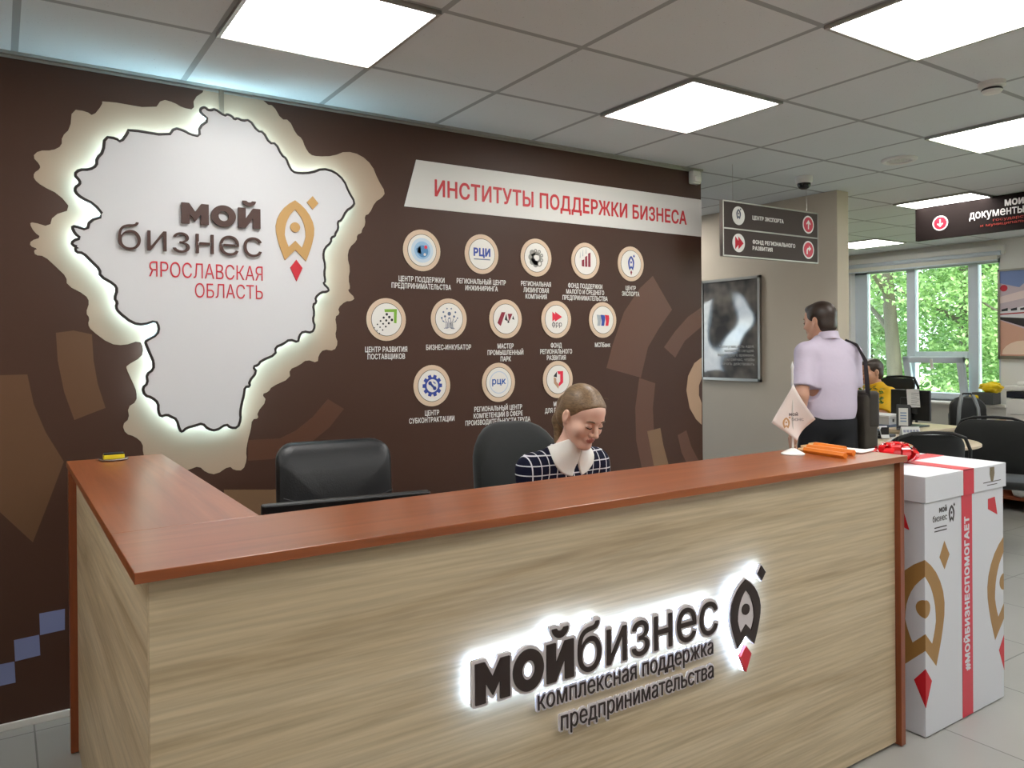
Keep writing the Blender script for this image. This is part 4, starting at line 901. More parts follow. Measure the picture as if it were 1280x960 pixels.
visitor_chair((5.97,2.66,0),R(-64),'black visitor chair with a large curved back in front of the printer cabinet')
# desk of the man in yellow
DX0,DX1,DY0,DY1=6.0,6.68,3.2,4.75
e=empty('office_desk',((DX0+DX1)/2,(DY0+DY1)/2,0),'light desk crowded with folders and a monitor in front of the window','desk')
MB().box(DX0,DX1,DY0,DY1,.715,.742,.004).build('desk_top',M_beech,e)
for y in (DY0+.02,DY1-.045): MB().box(DX0+.04,DX1-.04,y,y+.025,0,.715).build('side_panel',M_beech,e)
MB().box(DX0+.10,DX0+.118,DY0+.045,DY1-.045,.30,.715).build('modesty_panel',M_beech,e)
mo=monitor((6.36,3.47,.742),R(-92),'black monitor on the far desk with a white sheet taped to its back',w=.33,h=.25,stand=.05)
sh=MB(); M=wloc(mo)
sh.box(.01,.115,-.0425,-.0410,.155,.305,0,Matrix.Rotation(R(-4),4,'Y')); s_=sh.build('taped_sheet',M_paper,mo,world=False)
mb=MB()
for k in range(7): mb.box(.030,.102-.012*(k%3),-.0432,-.0426,.275-.016*k,.278-.016*k)
mb.build('sheet_text',mat('ink_grey',(120,122,128),.7),s_,world=False)
def label_stack(): pass
# folders and paper stacks on that desk
z=.742
for k,(h,dx,dy,m_,lab) in enumerate(((.020,.0,.0,mat('folder_blue_grey',(96,108,132),.5),'thin slate folder at the bottom of the pile beside the far monitor'),(.062,.01,.012,mat('folder_white',(206,208,212),.5),'thick pale binder in the middle of the pile beside the far monitor'),(.016,-.012,.0,M_paper,'loose white sheets on top of the pile beside the far monitor'))):
    x0,y0=6.10+dx,3.50+dy
    mb=MB(); mb.box(x0,x0+.23,y0,y0+.29,z,z+h,.002); o=mb.build('paper_pile' if k==2 else 'folder',m_,None)
    tag(o,lab,'papers' if k==2 else 'folder','pile on the far desk')
    if k==1: mb=MB(); mb.disc((y0+.07,z+.033),.013,Frame((x0-.0008,0,0),(0,1,0),(-1,0,0)),0,.0006,16,r2=.008) if False else mb.box(x0+.05,x0+.075,y0-.0012,y0-.0002,z+.02,z+.045); mb.build('ring_hole',mat('hole_dark',(60,62,66),.5),o)
    z+=h
# black document stand with a leaflet
e=empty('document_stand',(6.05,3.36,.742),'black upright desk stand holding a white leaflet','stand',rz=R(-60))
MB().box(-.05,.05,-.004,.004,.0,.20,.002,Matrix.Rotation(R(-12),4,'X')).build('stand_back',M_black,e,world=False)
MB().box(-.05,.05,-.05,.05,0,.006,.002).build('stand_base',M_black,e,world=False)
lf=MB().box(-.033,.033,-.0075,-.0045,.03,.17,0,Matrix.Rotation(R(-12),4,'X')).build('leaflet',M_cream,e,world=False)
mb=MB(); [mb.box(-.022,.022,-.0082,-.0078,.06+.022*k,.07+.022*k,0,Matrix.Rotation(R(-12),4,'X')) for k in range(4)]; mb.build('leaflet_print',mat('ink_blue',(120,140,170),.6),lf,world=False)
# keyboard-like dark tray at the desk edge, phone
e=empty('desk_phone',(5.50,3.24,.732),'black desk telephone handset tray at the edge of the round table','phone',rz=R(0))
MB().box(-.11,.11,-.07,.07,0,.022,.008).build('phone_base',M_black,e,True,world=False); MB().tube([(-.09,.05,.034),(-.06,.05,.042),(.06,.05,.042),(.09,.05,.034)],.015,8).build('handset',M_black,e,True,world=False)
# things on the round table
e=empty('desk_calendar',(5.56,3.04,.732),'small standing calendar with grey printed rows on the round table','calendar',rz=R(-34))
for s in (-1,1): MB().box(-.065,.065,-.001,.001,0,.095,0,Matrix.Translation((0,s*.034,0))@Matrix.Rotation(R(20*s),4,'X')).build('calendar_leaf',M_cream,e,world=False)
mb=MB(); Mx=Matrix.Translation((0,-.034,0))@Matrix.Rotation(R(-20),4,'X')
for i in range(5):
    for j in range(2): mb.box(-.055+.023*i,-.037+.023*i,-.0018,-.0012,.022+.03*j,.042+.03*j,0,Mx)
mb.build('calendar_print',mat('ink_lilac',(140,142,160),.6),e,world=False)
random.seed(9)
for k,(x,y,rz,lab) in enumerate(((5.36,2.98,20,'white sheet lying flat on the left of the round table'),(5.56,2.86,-20,'white sheet nearest the edge on the right of the round table'),(5.52,2.98,35,'white sheet in the middle of the round table before the calendar'),(5.62,2.95,10,'white sheet below the calendar\'s right side on the round table'))):
    M=Matrix.Translation((x,y,.7322+.0012*k))@Matrix.Rotation(R(rz),4,'Z')
    tag(MB().box(-.105,.105,-.148 if k else -.10,.148 if k else .10,0,.001,0,M).build('paper_sheet',M_paper),lab,'paper','sheets on the round table')
for k,(x,y,lab) in enumerate(((5.62,2.90,'thick curled stack of white paper at the right edge of the round table'),)):
    M=Matrix.Translation((x,y,.738))@Matrix.Rotation(R(-30),4,'Z'); mb=MB(); vs=[];fs=[];n_=8
    for i in range(n_+1):
        for q in (-.09,.09):
            for zz in (0,.022): vs.append(M@Vector((-.12+.24*i/n_,q,zz*(1-.3*i/n_)+.018*math.sin(math.pi*i/n_))))
    for i in range(n_):
        a=4*i; fs+=[(a,a+4,a+6,a+2),(a+1,a+3,a+7,a+5),(a,a+1,a+5,a+4),(a+2,a+6,a+7,a+3)]
    fs+=[(0,2,3,1),(4*n_,4*n_+1,4*n_+3,4*n_+2)]; mb.add(vs,fs); tag(mb.build('paper_stack',M_paper,None,True),lab,'paper')
e=empty('tape_dispenser',(5.42,3.14,.732),'small black and white stand-up card holder on the round table','card holder',rz=R(-30))  # upright card leaning on a wedge-shaped holder
MB().box(-.03,.03,-.004,.004,.004,.10,.002,Matrix.Rotation(R(-24),4,'X')).build('card',M_paper,e,world=False)
MB().add([(-.028,.01,0),(.028,.01,0),(.028,.075,0),(-.028,.075,0),(-.028,.008,.085),(.028,.008,.085)],[(0,3,2,1),(0,1,5,4),(2,3,4,5),(0,4,3),(1,2,5)]).build('holder',M_black,e,world=False)
# pot plant on the desk
random.seed(11)
e=empty('potted_plant',(6.03,3.735,.742),'leafy green plant with tiny white blossoms beside the man in yellow','plant')
e.location=(6.40,3.85,.742)
MB().lathe([(0,0),(.045,0),(.062,.11),(.066,.115),(.060,.118),(.055,.10),(0,.10)],n=24).build('pot',mat('pot_brown',(64,50,40),.6),e,True,world=False)
ml=MB(); mf=MB(); mst=MB()
for k in range(46):
    a=random.uniform(0,6.28); rr=random.uniform(.02,.13); h=random.uniform(.16,.30); tip=Vector((math.cos(a)*rr,math.sin(a)*rr,h)); 
    if k%2==0: mst.tube([(0,0,.09),tip*.5+Vector((0,0,.05)),tip],.0016,4)
    for q in range(3):
        p=tip+Vector((random.uniform(-.03,.03),random.uniform(-.03,.03),random.uniform(-.05,.01))); d=Vector((random.uniform(-1,1),random.uniform(-1,1),random.uniform(-.3,.8))).normalized(); s_=d.cross(Vector((.3,.2,.9))).normalized(); L_=random.uniform(.025,.045); w2=L_*.3
        ml.add([p,p+d*L_*.5+s_*w2,p+d*L_,p+d*L_*.5-s_*w2+Vector((0,0,.003))],[(0,1,2,3)])
    if k%4==0:
        for q in range(4): c=tip+Vector((random.uniform(-.02,.02),random.uniform(-.02,.02),random.uniform(0,.02))); mf.lathe([(0,-.006),(.007,0),(0,.006)],c=c,n=6)
mst.build('stem',mat('stem_green',(70,110,50),.6),e,True,world=False); tag(ml.build('leaves',mat('leaf_green',(54,112,40),.5),e,world=False),kind='stuff'); tag(mf.build('blossoms',mat('blossom_white',(236,238,230),.6),e,world=False),kind='stuff')
# mesh chairs
def mesh_chair(loc,rz,lab):
    e=empty('mesh_chair',loc,lab,'chair',None,rz)
    v,f=pad(.46,.54,.03,.05,.09,bulge=.006); mb=MB(); mb.add([(x,y+.22,z+.56) for x,y,z in v],f); mb.build('backrest',M_mesh,e,True,world=False)
    mb=MB(); mb.tube([(-.235,.22,.60),(-.236,.245,.85),(-.225,.265,1.02),(-.16,.285,1.105),(0,.29,1.115),(.16,.285,1.105),(.225,.265,1.02),(.236,.245,.85),(.235,.22,.60)],.012,8); mb.build('back_frame',M_black,e,True,world=False)
    MB().box(-.24,.24,-.26,.20,.42,.49,.03).build('seat',M_fab,e,True,world=False)
    MB().tube([(0,0,.42),(0,.22,.43),(0,.275,.5),(0,.265,.70)],.018,8).build('back_bracket',M_black,e,True,world=False)
    MB().cyl((0,0,.09),(0,0,.43),.024).build('gas_lift',M_black,e,True,world=False)
    for k in range(5):
        a=R(72*k); d=Vector((math.cos(a),math.sin(a),0)); l_=MB().tube([Vector((0,0,.105)),d*.15+Vector((0,0,.095)),d*.27+Vector((0,0,.07))],[.022,.018,.012],8).build('base_leg',M_black,e,True,world=False)
        q=d*.27; t=Vector((-d.y,d.x,0)); MB().cyl(q+t*.02+Vector((0,0,.03)),q-t*.02+Vector((0,0,.03)),.03).build('caster',M_black,l_,True,world=False)
    return e
mesh_chair((6.94,4.11,0),R(-106),'dark mesh office chair the man in yellow sits on')
# backpack hanging on that chair
e=empty('stool',(7.29,3.475,0),'dark round stool under the backpack beside the printer cabinet','stool')
MB().lathe([(0,.47),(.15,.47),(.16,.48),(.16,.505),(.15,.515),(0,.515)],n=36).build('seat',M_fab,e,True,world=False)
for k in range(4):
    a=R(45+90*k); MB().cyl((.11*math.cos(a),.11*math.sin(a),.47),(.145*math.cos(a),.145*math.sin(a),0),.011,n=10).build('leg',M_black,e,True,world=False)
e=empty('backpack',(7.29,3.475,.535),'black and grey backpack standing upright beside the printer','backpack',rz=R(-60))
M_bp=mat('pack_black',(24,26,28),.7); M_bpg=mat('pack_grey',(128,132,136),.7)
v,f=pad(.28,.43,.14,.02,.10,bulge=.03); mb=MB(); mb.add([(x,y-.05,z-.02) for x,y,z in v],f); mb.build('pack_body',M_bp,e,True,world=False)
for s in (-1,1): MB().tube([(s*.075,-.165,.02),(s*.08,-.185,.16),(s*.07,-.175,.32),(s*.05,-.10,.40),(s*.045,-.04,.42)],.016,6).build('strap',M_bpg,e,True,world=False)
MB().tube([(-.04,-.03,.40),(-.03,-.03,.44),(.03,-.03,.44),(.04,-.03,.40)],.008,6).build('grab_handle',M_bp,e,True,world=False)
MB().tube([(-.135,-.06,.02),(-.142,-.06,.25),(-.10,-.06,.38),(0,-.055,.418),(.10,-.06,.38),(.142,-.06,.25),(.135,-.06,.02)],.007,6).build('zip_piping',M_bpg,e,True,world=False)
# cabinet with the printer
KX0,KX1,KY0,KY1=7.16,7.80,1.9,3.30
e=empty('low_cabinet',((KX0+KX1)/2,(KY0+KY1)/2,0),'open cherry cabinet carrying the printer at the right edge','cabinet')
MB().box(KX0-.01,KX1,KY0,KY1,.722,.745,.003).build('cabinet_top',M_cherry2,e)
for z in (.10,.42): MB().box(KX0+.02,KX1-.02,KY0+.02,KY1-.02,z,z+.02).build('shelf',M_cherry2,e)
for y in (KY0,KY1-.02): MB().box(KX0,KX1-.005,y,y+.02,0,.722).build('side_panel',M_cherry2,e)
MB().box(KX1-.02,KX1,KY0+.02,KY1-.02,.0,.722).build('back_panel',M_cherry2,e)
pr=empty('printer',(7.42,2.88,.745),'white and black multifunction printer on the cherry cabinet','printer')
MB().box(-.22,.20,-.24,.24,0,.21,.012).build('printer_body',M_white,pr,True,world=False)
MB().box(-.222,.19,-.235,.235,.215,.27,.006).build('control_band',mat('printer_navy',(22,26,44),.3),pr,True,world=False)
MB().box(-.234,-.222,-.05,.05,.225,.262,.004).build('display',mat('display_grey',(120,130,140),.2),pr,world=False)
MB().box(-.235,.19,-.255,.245,.275,.315,.008).build('scanner_lid',M_white,pr,True,world=False)
MB().box(-.19,.17,-.22,.17,.315,.352,.014).build('document_feeder',M_white,pr,True,world=False)
MB().box(-.20,.05,-.18,.06,.354,.362,.003,Matrix.Rotation(R(4),4,'X')).build('feeder_tray',mat('tray_grey',(70,72,76),.5),pr,world=False)
MB().box(-.224,-.218,-.20,.20,.075,.078).build('drawer_line',mat('seam_dark',(120,120,122),.6),pr,world=False)
MB().box(-.226,-.219,-.07,.04,.17,.18,.002).build('paper_slot',M_black,pr,world=False)
MB().box(-.32,-.222,-.10,.06,.022,.030,.003).build('output_tray',mat('tray_brown',(110,90,80),.5),pr,world=False)
tag(MB().box(7.19,7.36,2.72,2.80,.44,.56,.002).build('box_file',mat('green_file',(44,150,70),.5)),'green box file on the upper shelf under the printer','file')
tag(MB().box(7.19,7.36,2.825,2.86,.44,.50,.002).build('folder',mat('red_file',(170,40,44),.5)),'small red folder next to the green file under the printer','folder')
tag(MB().lathe([(0,0),(.085,0),(.088,.01),(.088,.15),(.085,.16),(0,.16)],n=24,M=Matrix.Translation((7.24,2.90,.208))@Matrix.Rotation(R(-90),4,'X')).build('paper_roll',M_paper,None,True),'big white paper roll on the bottom shelf under the printer','paper roll')
# things on the window sill
tag(MB().box(8.92,9.10,3.99,4.20,.763,.89,.004).build('sill_box',mat('slate_box',(70,72,74),.6)),'dark slate box standing on the window sill','box')
e=empty('yellow_bag',(9.0,4.06,.763),'crumpled bright yellow bag around the dark box on the sill','bag')
random.seed(3)
bm=bmesh.new(); bmesh.ops.create_icosphere(bm,subdivisions=4,radius=1)
from mathutils import noise as mnoise
def crumple(bm,c,r,amp,fq):
    for v in bm.verts:
        k=1+amp*mnoise.noise(v.co*fq)+amp*.6*abs(mnoise.noise(v.co*fq*2.3)); v.co=Vector((c[0]+v.co.x*r[0]*k,c[1]+v.co.y*r[1]*k,c[2]+v.co.z*r[2]*k))
crumple(bm,(.0,-.02,.185),(.08,.10,.055),.35,1.7); me=MB(); bm.verts.index_update(); me.add([v.co for v in bm.verts],[tuple(v.index for v in f.verts) for f in bm.faces]); bm.free()
me.build('bag_top',mat('yellow_plastic',(240,206,20),.35),e,True,world=False)
MB().box(-.15,-.085,.06,.14,0,.10,.02).build('bag_side',MATS['yellow_plastic'],e,True,world=False)
# poster of the train on the window wall
TF=Frame((XR-.018,4.005,0),(0,-1,0),(-1,0,0)); tz0,tz1,tw=1.285,2.20,.75
tp=empty('train_poster',(XR-.02,3.63,tz0),'white framed poster of a speeding train at the right edge','poster')
mb=MB(); 
for a,b,c,d in ((-.02,tw+.02,tz0-.035,tz0),(-.02,tw+.02,tz1,tz1+.02),(-.02,.0,tz0-.035,tz1+.02),(tw,tw+.02,tz0-.035,tz1+.02)): mb.prism([(a,c),(b,c),(b,d),(a,d)],TF,-.015,.012)
mb.build('poster_frame',M_alu,tp)
def tpoly(n_,rgb,polys,d):
    mb=MB()
    for p in polys: mb.prism([(x*tw,tz0+z*(tz1-tz0)) for x,z in p],TF,-.004,d)
    return mb.build(n_,mat('poster_'+n_,rgb,.4),tp)
tpoly('sky_print',(196,180,190),[[(0,0),(1,0),(1,1),(0,1)]],.0); tpoly('cloud_print',(120,140,190),[[(0,.86),(.25,.80),(.45,.95),(1,.84),(1,1),(0,1)]],.0008)
tpoly('horizon_print',(226,208,206),[[(0,.62),(.5,.70),(1,.72),(1,.80),(.4,.78),(0,.70)]],.0008); tpoly('ground_print',(206,160,140),[[(0,0),(1,0),(1,.2),(.6,.22),(0,.42)]],.0008)
tpoly('emblem_print',(232,206,186),[[(.30+.28*math.cos(t*.314),.02+.16*abs(math.sin(t*.314))) for t in range(0,11)]],.0012); tpoly('train_print',(222,222,226),[[(0,.52),(.3,.58),(1,.60),(1,.48),(.3,.44),(0,.46)]],.0012)
tpoly('train_stripe',(170,50,60),[[(0,.50),(1,.535),(1,.52),(0,.485)]],.0016); tpoly('train_window',(40,42,50),[[(.02+.12*k,.525+.004*k),(.10+.12*k,.53+.004*k),(.10+.12*k,.565+.002*k),(.02+.12*k,.55+.003*k)] for k in range(8)],.0016)
tpoly('bridge_print',(48,44,46),[[(0,.46),(.3,.44),(1,.46),(1,.16),(.75,.20),(.3,.34),(0,.43)]],.0010); tpoly('badge_print',(190,40,60),[[(.05+.05*math.cos(t*.628),.80+.04*math.sin(t*.628)) for t in range(10)]],.0012)
# ------------------------------------------------------------------ outside: lawn, trees
M_bark=mat('bark',(92,85,72),.9,noise=(6,.3,(1,1,.2)),bump=(20,.5))
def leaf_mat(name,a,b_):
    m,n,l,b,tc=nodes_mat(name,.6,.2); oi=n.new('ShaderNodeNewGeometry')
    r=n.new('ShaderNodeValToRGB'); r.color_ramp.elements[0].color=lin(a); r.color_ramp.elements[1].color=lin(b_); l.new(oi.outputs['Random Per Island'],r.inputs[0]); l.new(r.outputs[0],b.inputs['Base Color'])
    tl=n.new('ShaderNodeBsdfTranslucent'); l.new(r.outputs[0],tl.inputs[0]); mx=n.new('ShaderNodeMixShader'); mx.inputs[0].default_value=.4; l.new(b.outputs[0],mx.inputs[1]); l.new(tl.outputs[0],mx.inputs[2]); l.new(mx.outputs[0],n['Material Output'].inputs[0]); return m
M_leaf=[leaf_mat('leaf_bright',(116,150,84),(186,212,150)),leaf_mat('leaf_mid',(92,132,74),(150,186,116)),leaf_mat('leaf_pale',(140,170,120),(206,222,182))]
GZ=-.35
g=MB(); g.box(9.6,45,-12,40,GZ-.3,GZ); tag(g.build('ground_outside',mat('lawn',(150,176,104),.9,noise=(3,.3))),kind='structure')
def tree(name,loc,h,cr,kind,nl,lab,lean=0,trunk=.14,z0=.25,seed=0,ls=1.0,group='trees beyond the window'):
    rnd=random.Random(seed); x,y=loc
    e=empty(name,(x,y,GZ),lab,'tree',group)
    mb=MB()
    pts=[(0,0,0),(lean*.1,0,h*.2),(lean*.4,.05,h*.45),(lean*.8,0,h*.75),(lean,0,h)]
    mb.tube(pts,[trunk,trunk*.85,trunk*.65,trunk*.4,.02],10)
    for k in range(7):
        t=.3+.09*k; a=k*2.2+seed; b0=Vector((lean*t,0,h*t)); L_=cr*.8
        d=Vector((math.cos(a),math.sin(a),.55)); mb.tube([b0,b0+d*L_*.5+Vector((0,0,.1)),b0+d*L_],[trunk*.4,trunk*.22,.01],6)
    mb.build('trunk',M_bark,e,True,world=False)
    vs=[];fs=[]; cl=[]
    for k in range(int(nl/45)):
        th=rnd.uniform(0,6.28); rr=cr*math.sqrt(rnd.random()); zz=h*(z0+(1.05-z0)*rnd.random()); sh=1-.5*abs((zz/h-.6)/.5)**2
        cl.append((Vector((lean*zz/h+math.cos(th)*rr*sh,math.sin(th)*rr*sh,zz)),rnd.uniform(.25,.5)))
    for c,r_ in cl:
        for q in range(45):
            u=Vector((rnd.gauss(0,1),rnd.gauss(0,1),rnd.gauss(0,.7))); p=c+u.normalized()*r_*rnd.random()**.5
            d=Vector((rnd.uniform(-1,1),rnd.uniform(-1,1),rnd.uniform(-.9,.4))).normalized(); s_=d.cross(Vector((rnd.uniform(-1,1),rnd.uniform(-1,1),1))).normalized(); L_=rnd.uniform(.09,.16)*ls; w2=L_*.36
            k=len(vs); vs+=[p,p+d*L_*.5+s_*w2,p+d*L_,p+d*L_*.5-s_*w2]; fs.append((k,k+1,k+2,k+3))
    tag(link_mesh('leaves',vs,fs,M_leaf[kind],e),kind='stuff')
    return e
tree('tall_tree',(12.80,7.23),6.5,1.9,0,13000,'tree with a thick leaning trunk behind the left window pane',-.4,.14,.36,1,.62)
tree('leafy_tree',(14.5,6.9),7,1.9,1,18000,'bushy bright green tree behind the middle window pane',0,.14,.12,2,.62)
tree('leafy_tree',(13.6,5.6),6,1.6,0,15000,'dense green tree behind the right window pane',-.2,.12,.12,3,.62)
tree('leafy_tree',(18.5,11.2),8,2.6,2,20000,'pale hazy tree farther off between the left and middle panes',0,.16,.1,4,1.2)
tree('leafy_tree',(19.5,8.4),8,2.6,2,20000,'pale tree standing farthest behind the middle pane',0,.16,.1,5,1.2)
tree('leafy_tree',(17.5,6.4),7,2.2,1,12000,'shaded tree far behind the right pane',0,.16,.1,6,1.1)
tree('leafy_tree',(16.5,13.0),8,2.4,1,8000,'tree at the far left edge of the view through the window',0,.16,.1,7,1.1)
for k,(x,y,r_,lab) in enumerate(((12.6,6.2,.8,'low round bush seen through the tilted sash'),(14.3,8.4,.9,'bush below the leaning trunk outside'),(12.9,4.9,.8,'low bush outside below the right pane'))):
    rnd=random.Random(40+k); e=empty('bush',(x,y,GZ),lab,'bush','bushes on the lawn'); vs=[];fs=[]
    mb=MB(); [mb.tube([(0,0,0),(.2*math.cos(q),.2*math.sin(q),r_*.6)],[.03,.01],5) for q in range(5)]; mb.build('stems',M_bark,e,True,world=False)
    for q in range(2600):
        u=Vector((rnd.gauss(0,1),rnd.gauss(0,1),rnd.gauss(0,1))).normalized(); p=Vector((u.x*r_,u.y*r_,r_*.75+u.z*r_*.75))*(.55+.45*rnd.random())
        d=Vector((rnd.uniform(-1,1),rnd.uniform(-1,1),rnd.uniform(-.6,.8))).normalized(); s_=d.cross(Vector((.2,.1,1))).normalized(); L_=rnd.uniform(.06,.11); w2=L_*.32; i=len(vs); vs+=[p,p+d*L_*.5+s_*w2,p+d*L_,p+d*L_*.5-s_*w2]; fs.append((i,i+1,i+2,i+3))
    tag(link_mesh('leaves',vs,fs,M_leaf[k%2],e),kind='stuff')
# ------------------------------------------------------------------ people: distance-field bodies meshed by surface nets
def V3(*a): return np.array(a,float)
def cap_(a,b,r1,r2=None,k=.02,t=0,op='u'):
    a=np.asarray(a,float); b=np.asarray(b,float); r2=r1 if r2 is None else r2; ba=b-a; L=max(1e-9,ba@ba)
    def f(X,Y,Z):
        h=np.clip(((X-a[0])*ba[0]+(Y-a[1])*ba[1]+(Z-a[2])*ba[2])/L,0,1)
        return np.sqrt((X-a[0]-ba[0]*h)**2+(Y-a[1]-ba[1]*h)**2+(Z-a[2]-ba[2]*h)**2)-(r1+(r2-r1)*h)-t
    m=max(r1,r2)+t; return (op,f,np.minimum(a,b)-m,np.maximum(a,b)+m,k)
def ell_(c,r,M=None,k=.02,t=0,op='u'):
    c=np.asarray(c,float); r=np.asarray(r,float); M=np.eye(3) if M is None else M
    def f(X,Y,Z):
        x,y,z=X-c[0],Y-c[1],Z-c[2]
        p=[(M[0,i]*x+M[1,i]*y+M[2,i]*z)/r[i] for i in range(3)]
        k0=np.sqrt(p[0]**2+p[1]**2+p[2]**2)+1e-9; k1=np.sqrt((p[0]/r[0])**2+(p[1]/r[1])**2+(p[2]/r[2])**2)+1e-9
        return k0*(k0-1)/k1-t
    e=np.sqrt((M**2)@(r**2))+t; return (op,f,c-e,c+e,k)
def pln_(p,n,k=.004):
    """keeps the side the normal points away from"""
    p=np.asarray(p,float); n=np.asarray(n,float)/np.linalg.norm(n)
    return ('i',lambda X,Y,Z:(X-p[0])*n[0]+(Y-p[1])*n[1]+(Z-p[2])*n[2],None,None,k)
def surface(prims,h):
    us=[p for p in prims if p[0]=='u']; lo=np.min([p[2] for p in us],0)-4*h; hi=np.max([p[3] for p in us],0)+4*h
    N=np.ceil((hi-lo)/h).astype(int)+1; F=np.full(N,1.0,np.float32); ax=[lo[i]+h*np.arange(N[i]) for i in range(3)]
    for op,f,bl,bh,k in prims:
        if bl is None: i0=np.zeros(3,int); i1=N
        else:
            m=k+3*h; i0=np.clip(np.floor((bl-m-lo)/h).astype(int),0,N); i1=np.clip(np.ceil((bh+m-lo)/h).astype(int)+1,0,N)
            if (i1<=i0).any(): continue
        sl=tuple(slice(a,b) for a,b in zip(i0,i1))
        X=ax[0][sl[0]][:,None,None].astype(np.float32);Y=ax[1][sl[1]][None,:,None].astype(np.float32);Z=ax[2][sl[2]][None,None,:].astype(np.float32)
        d=np.broadcast_to(f(X,Y,Z),F[sl].shape).astype(np.float32); A=F[sl]
        if op=='u': q=np.clip(.5+.5*(A-d)/k,0,1); F[sl]=A*(1-q)+d*q-k*q*(1-q)
        else:
            if op=='s': d=-d
            q=np.clip(.5-.5*(A-d)/k,0,1); F[sl]=A*(1-q)+d*q+k*q*(1-q)
    S=F<0; n=N-1
    tot=np.zeros(n,np.int8)
    for a in (0,1):
        for b in (0,1):
            for c in (0,1): tot+=S[a:a+n[0],b:b+n[1],c:c+n[2]]
    cells=np.argwhere((tot>0)&(tot<8)); idx=np.full(n,-1,np.int32); idx[tuple(cells.T)]=np.arange(len(cells))
    acc=np.zeros((len(cells),3)); cnt=np.zeros(len(cells))
    cs=[(a,b,c) for a in (0,1) for b in (0,1) for c in (0,1)]
    val={c:F[cells[:,0]+c[0],cells[:,1]+c[1],cells[:,2]+c[2]] for c in cs}
    for c in cs:
        for a_ in range(3):
            if c[a_]==0:
                d=list(c); d[a_]=1; d=tuple(d); v0,v1=val[c],val[d]; m=(v0<0)!=(v1<0)
                t=np.where(m,v0/np.where(m,v0-v1,1),0); p=np.zeros((len(cells),3)); p+=np.array(c); p[:,a_]=t
                acc+=p*m[:,None]; cnt+=m
    V=lo+(cells+acc/np.maximum(cnt,1)[:,None])*h; Q=[]
    for a_ in range(3):
        sl0=[slice(None)]*3; sl1=[slice(None)]*3; sl0[a_]=slice(0,-1); sl1[a_]=slice(1,None)
        E=np.argwhere(S[tuple(sl0)]!=S[tuple(sl1)]); b_,c_=(a_+1)%3,(a_+2)%3
        ok=(E[:,b_]>0)&(E[:,c_]>0)&(E[:,b_]<n[b_])&(E[:,c_]<n[c_]); E=E[ok]; fl=S[tuple(E.T)]
        def g(db,dc):
            q=E.copy(); q[:,b_]-=db; q[:,c_]-=dc; return idx[tuple(q.T)]
        q=np.stack([g(1,1),g(0,1),g(0,0),g(1,0)],1); q[~fl]=q[~fl][:,::-1]; Q.append(q)
    Q=np.concatenate(Q); Q=Q[(Q>=0).all(1)]
    return V,Q
def sdf_obj(name,prims,h,m,parent,fm=None):
    V,Q=surface(prims,h); me=bpy.data.meshes.new(name)
    me.vertices.add(len(V)); me.vertices.foreach_set('co',V.astype(np.float32).ravel()); me.loops.add(Q.size); me.loops.foreach_set('vertex_index',Q.astype(np.int32).ravel())
    me.polygons.add(len(Q)); me.polygons.foreach_set('loop_start',np.arange(0,Q.size,4,dtype=np.int32)); me.polygons.foreach_set('loop_total',np.full(len(Q),4,np.int32)); me.update(calc_edges=True)
    me.polygons.foreach_set('use_smooth',np.ones(len(Q),bool))
    for k in (m if isinstance(m,(list,tuple)) else [m]): me.materials.append(k)
    if fm is not None: me.polygons.foreach_set('material_index',fm(V[Q].mean(1)).astype(np.int32))
    o=bpy.data.objects.new(name,me); COL.objects.link(o); o.parent=parent; return o
def rot(ax,deg):
    c,s=math.cos(R(deg)),math.sin(R(deg))
    return {'x':np.array([[1,0,0],[0,c,-s],[0,s,c]]),'y':np.array([[c,0,s],[0,1,0],[-s,0,c]]),'z':np.array([[c,-s,0],[s,c,0],[0,0,1]])}[ax]
def basis(up,fwd=(0,-1,0)):
    u=np.asarray(up,float); u=u/np.linalg.norm(u); f=np.asarray(fwd,float); f=f-u*(f@u); f/=np.linalg.norm(f); return np.stack([np.cross(u,-f)*-1*-1,-f,u],1)
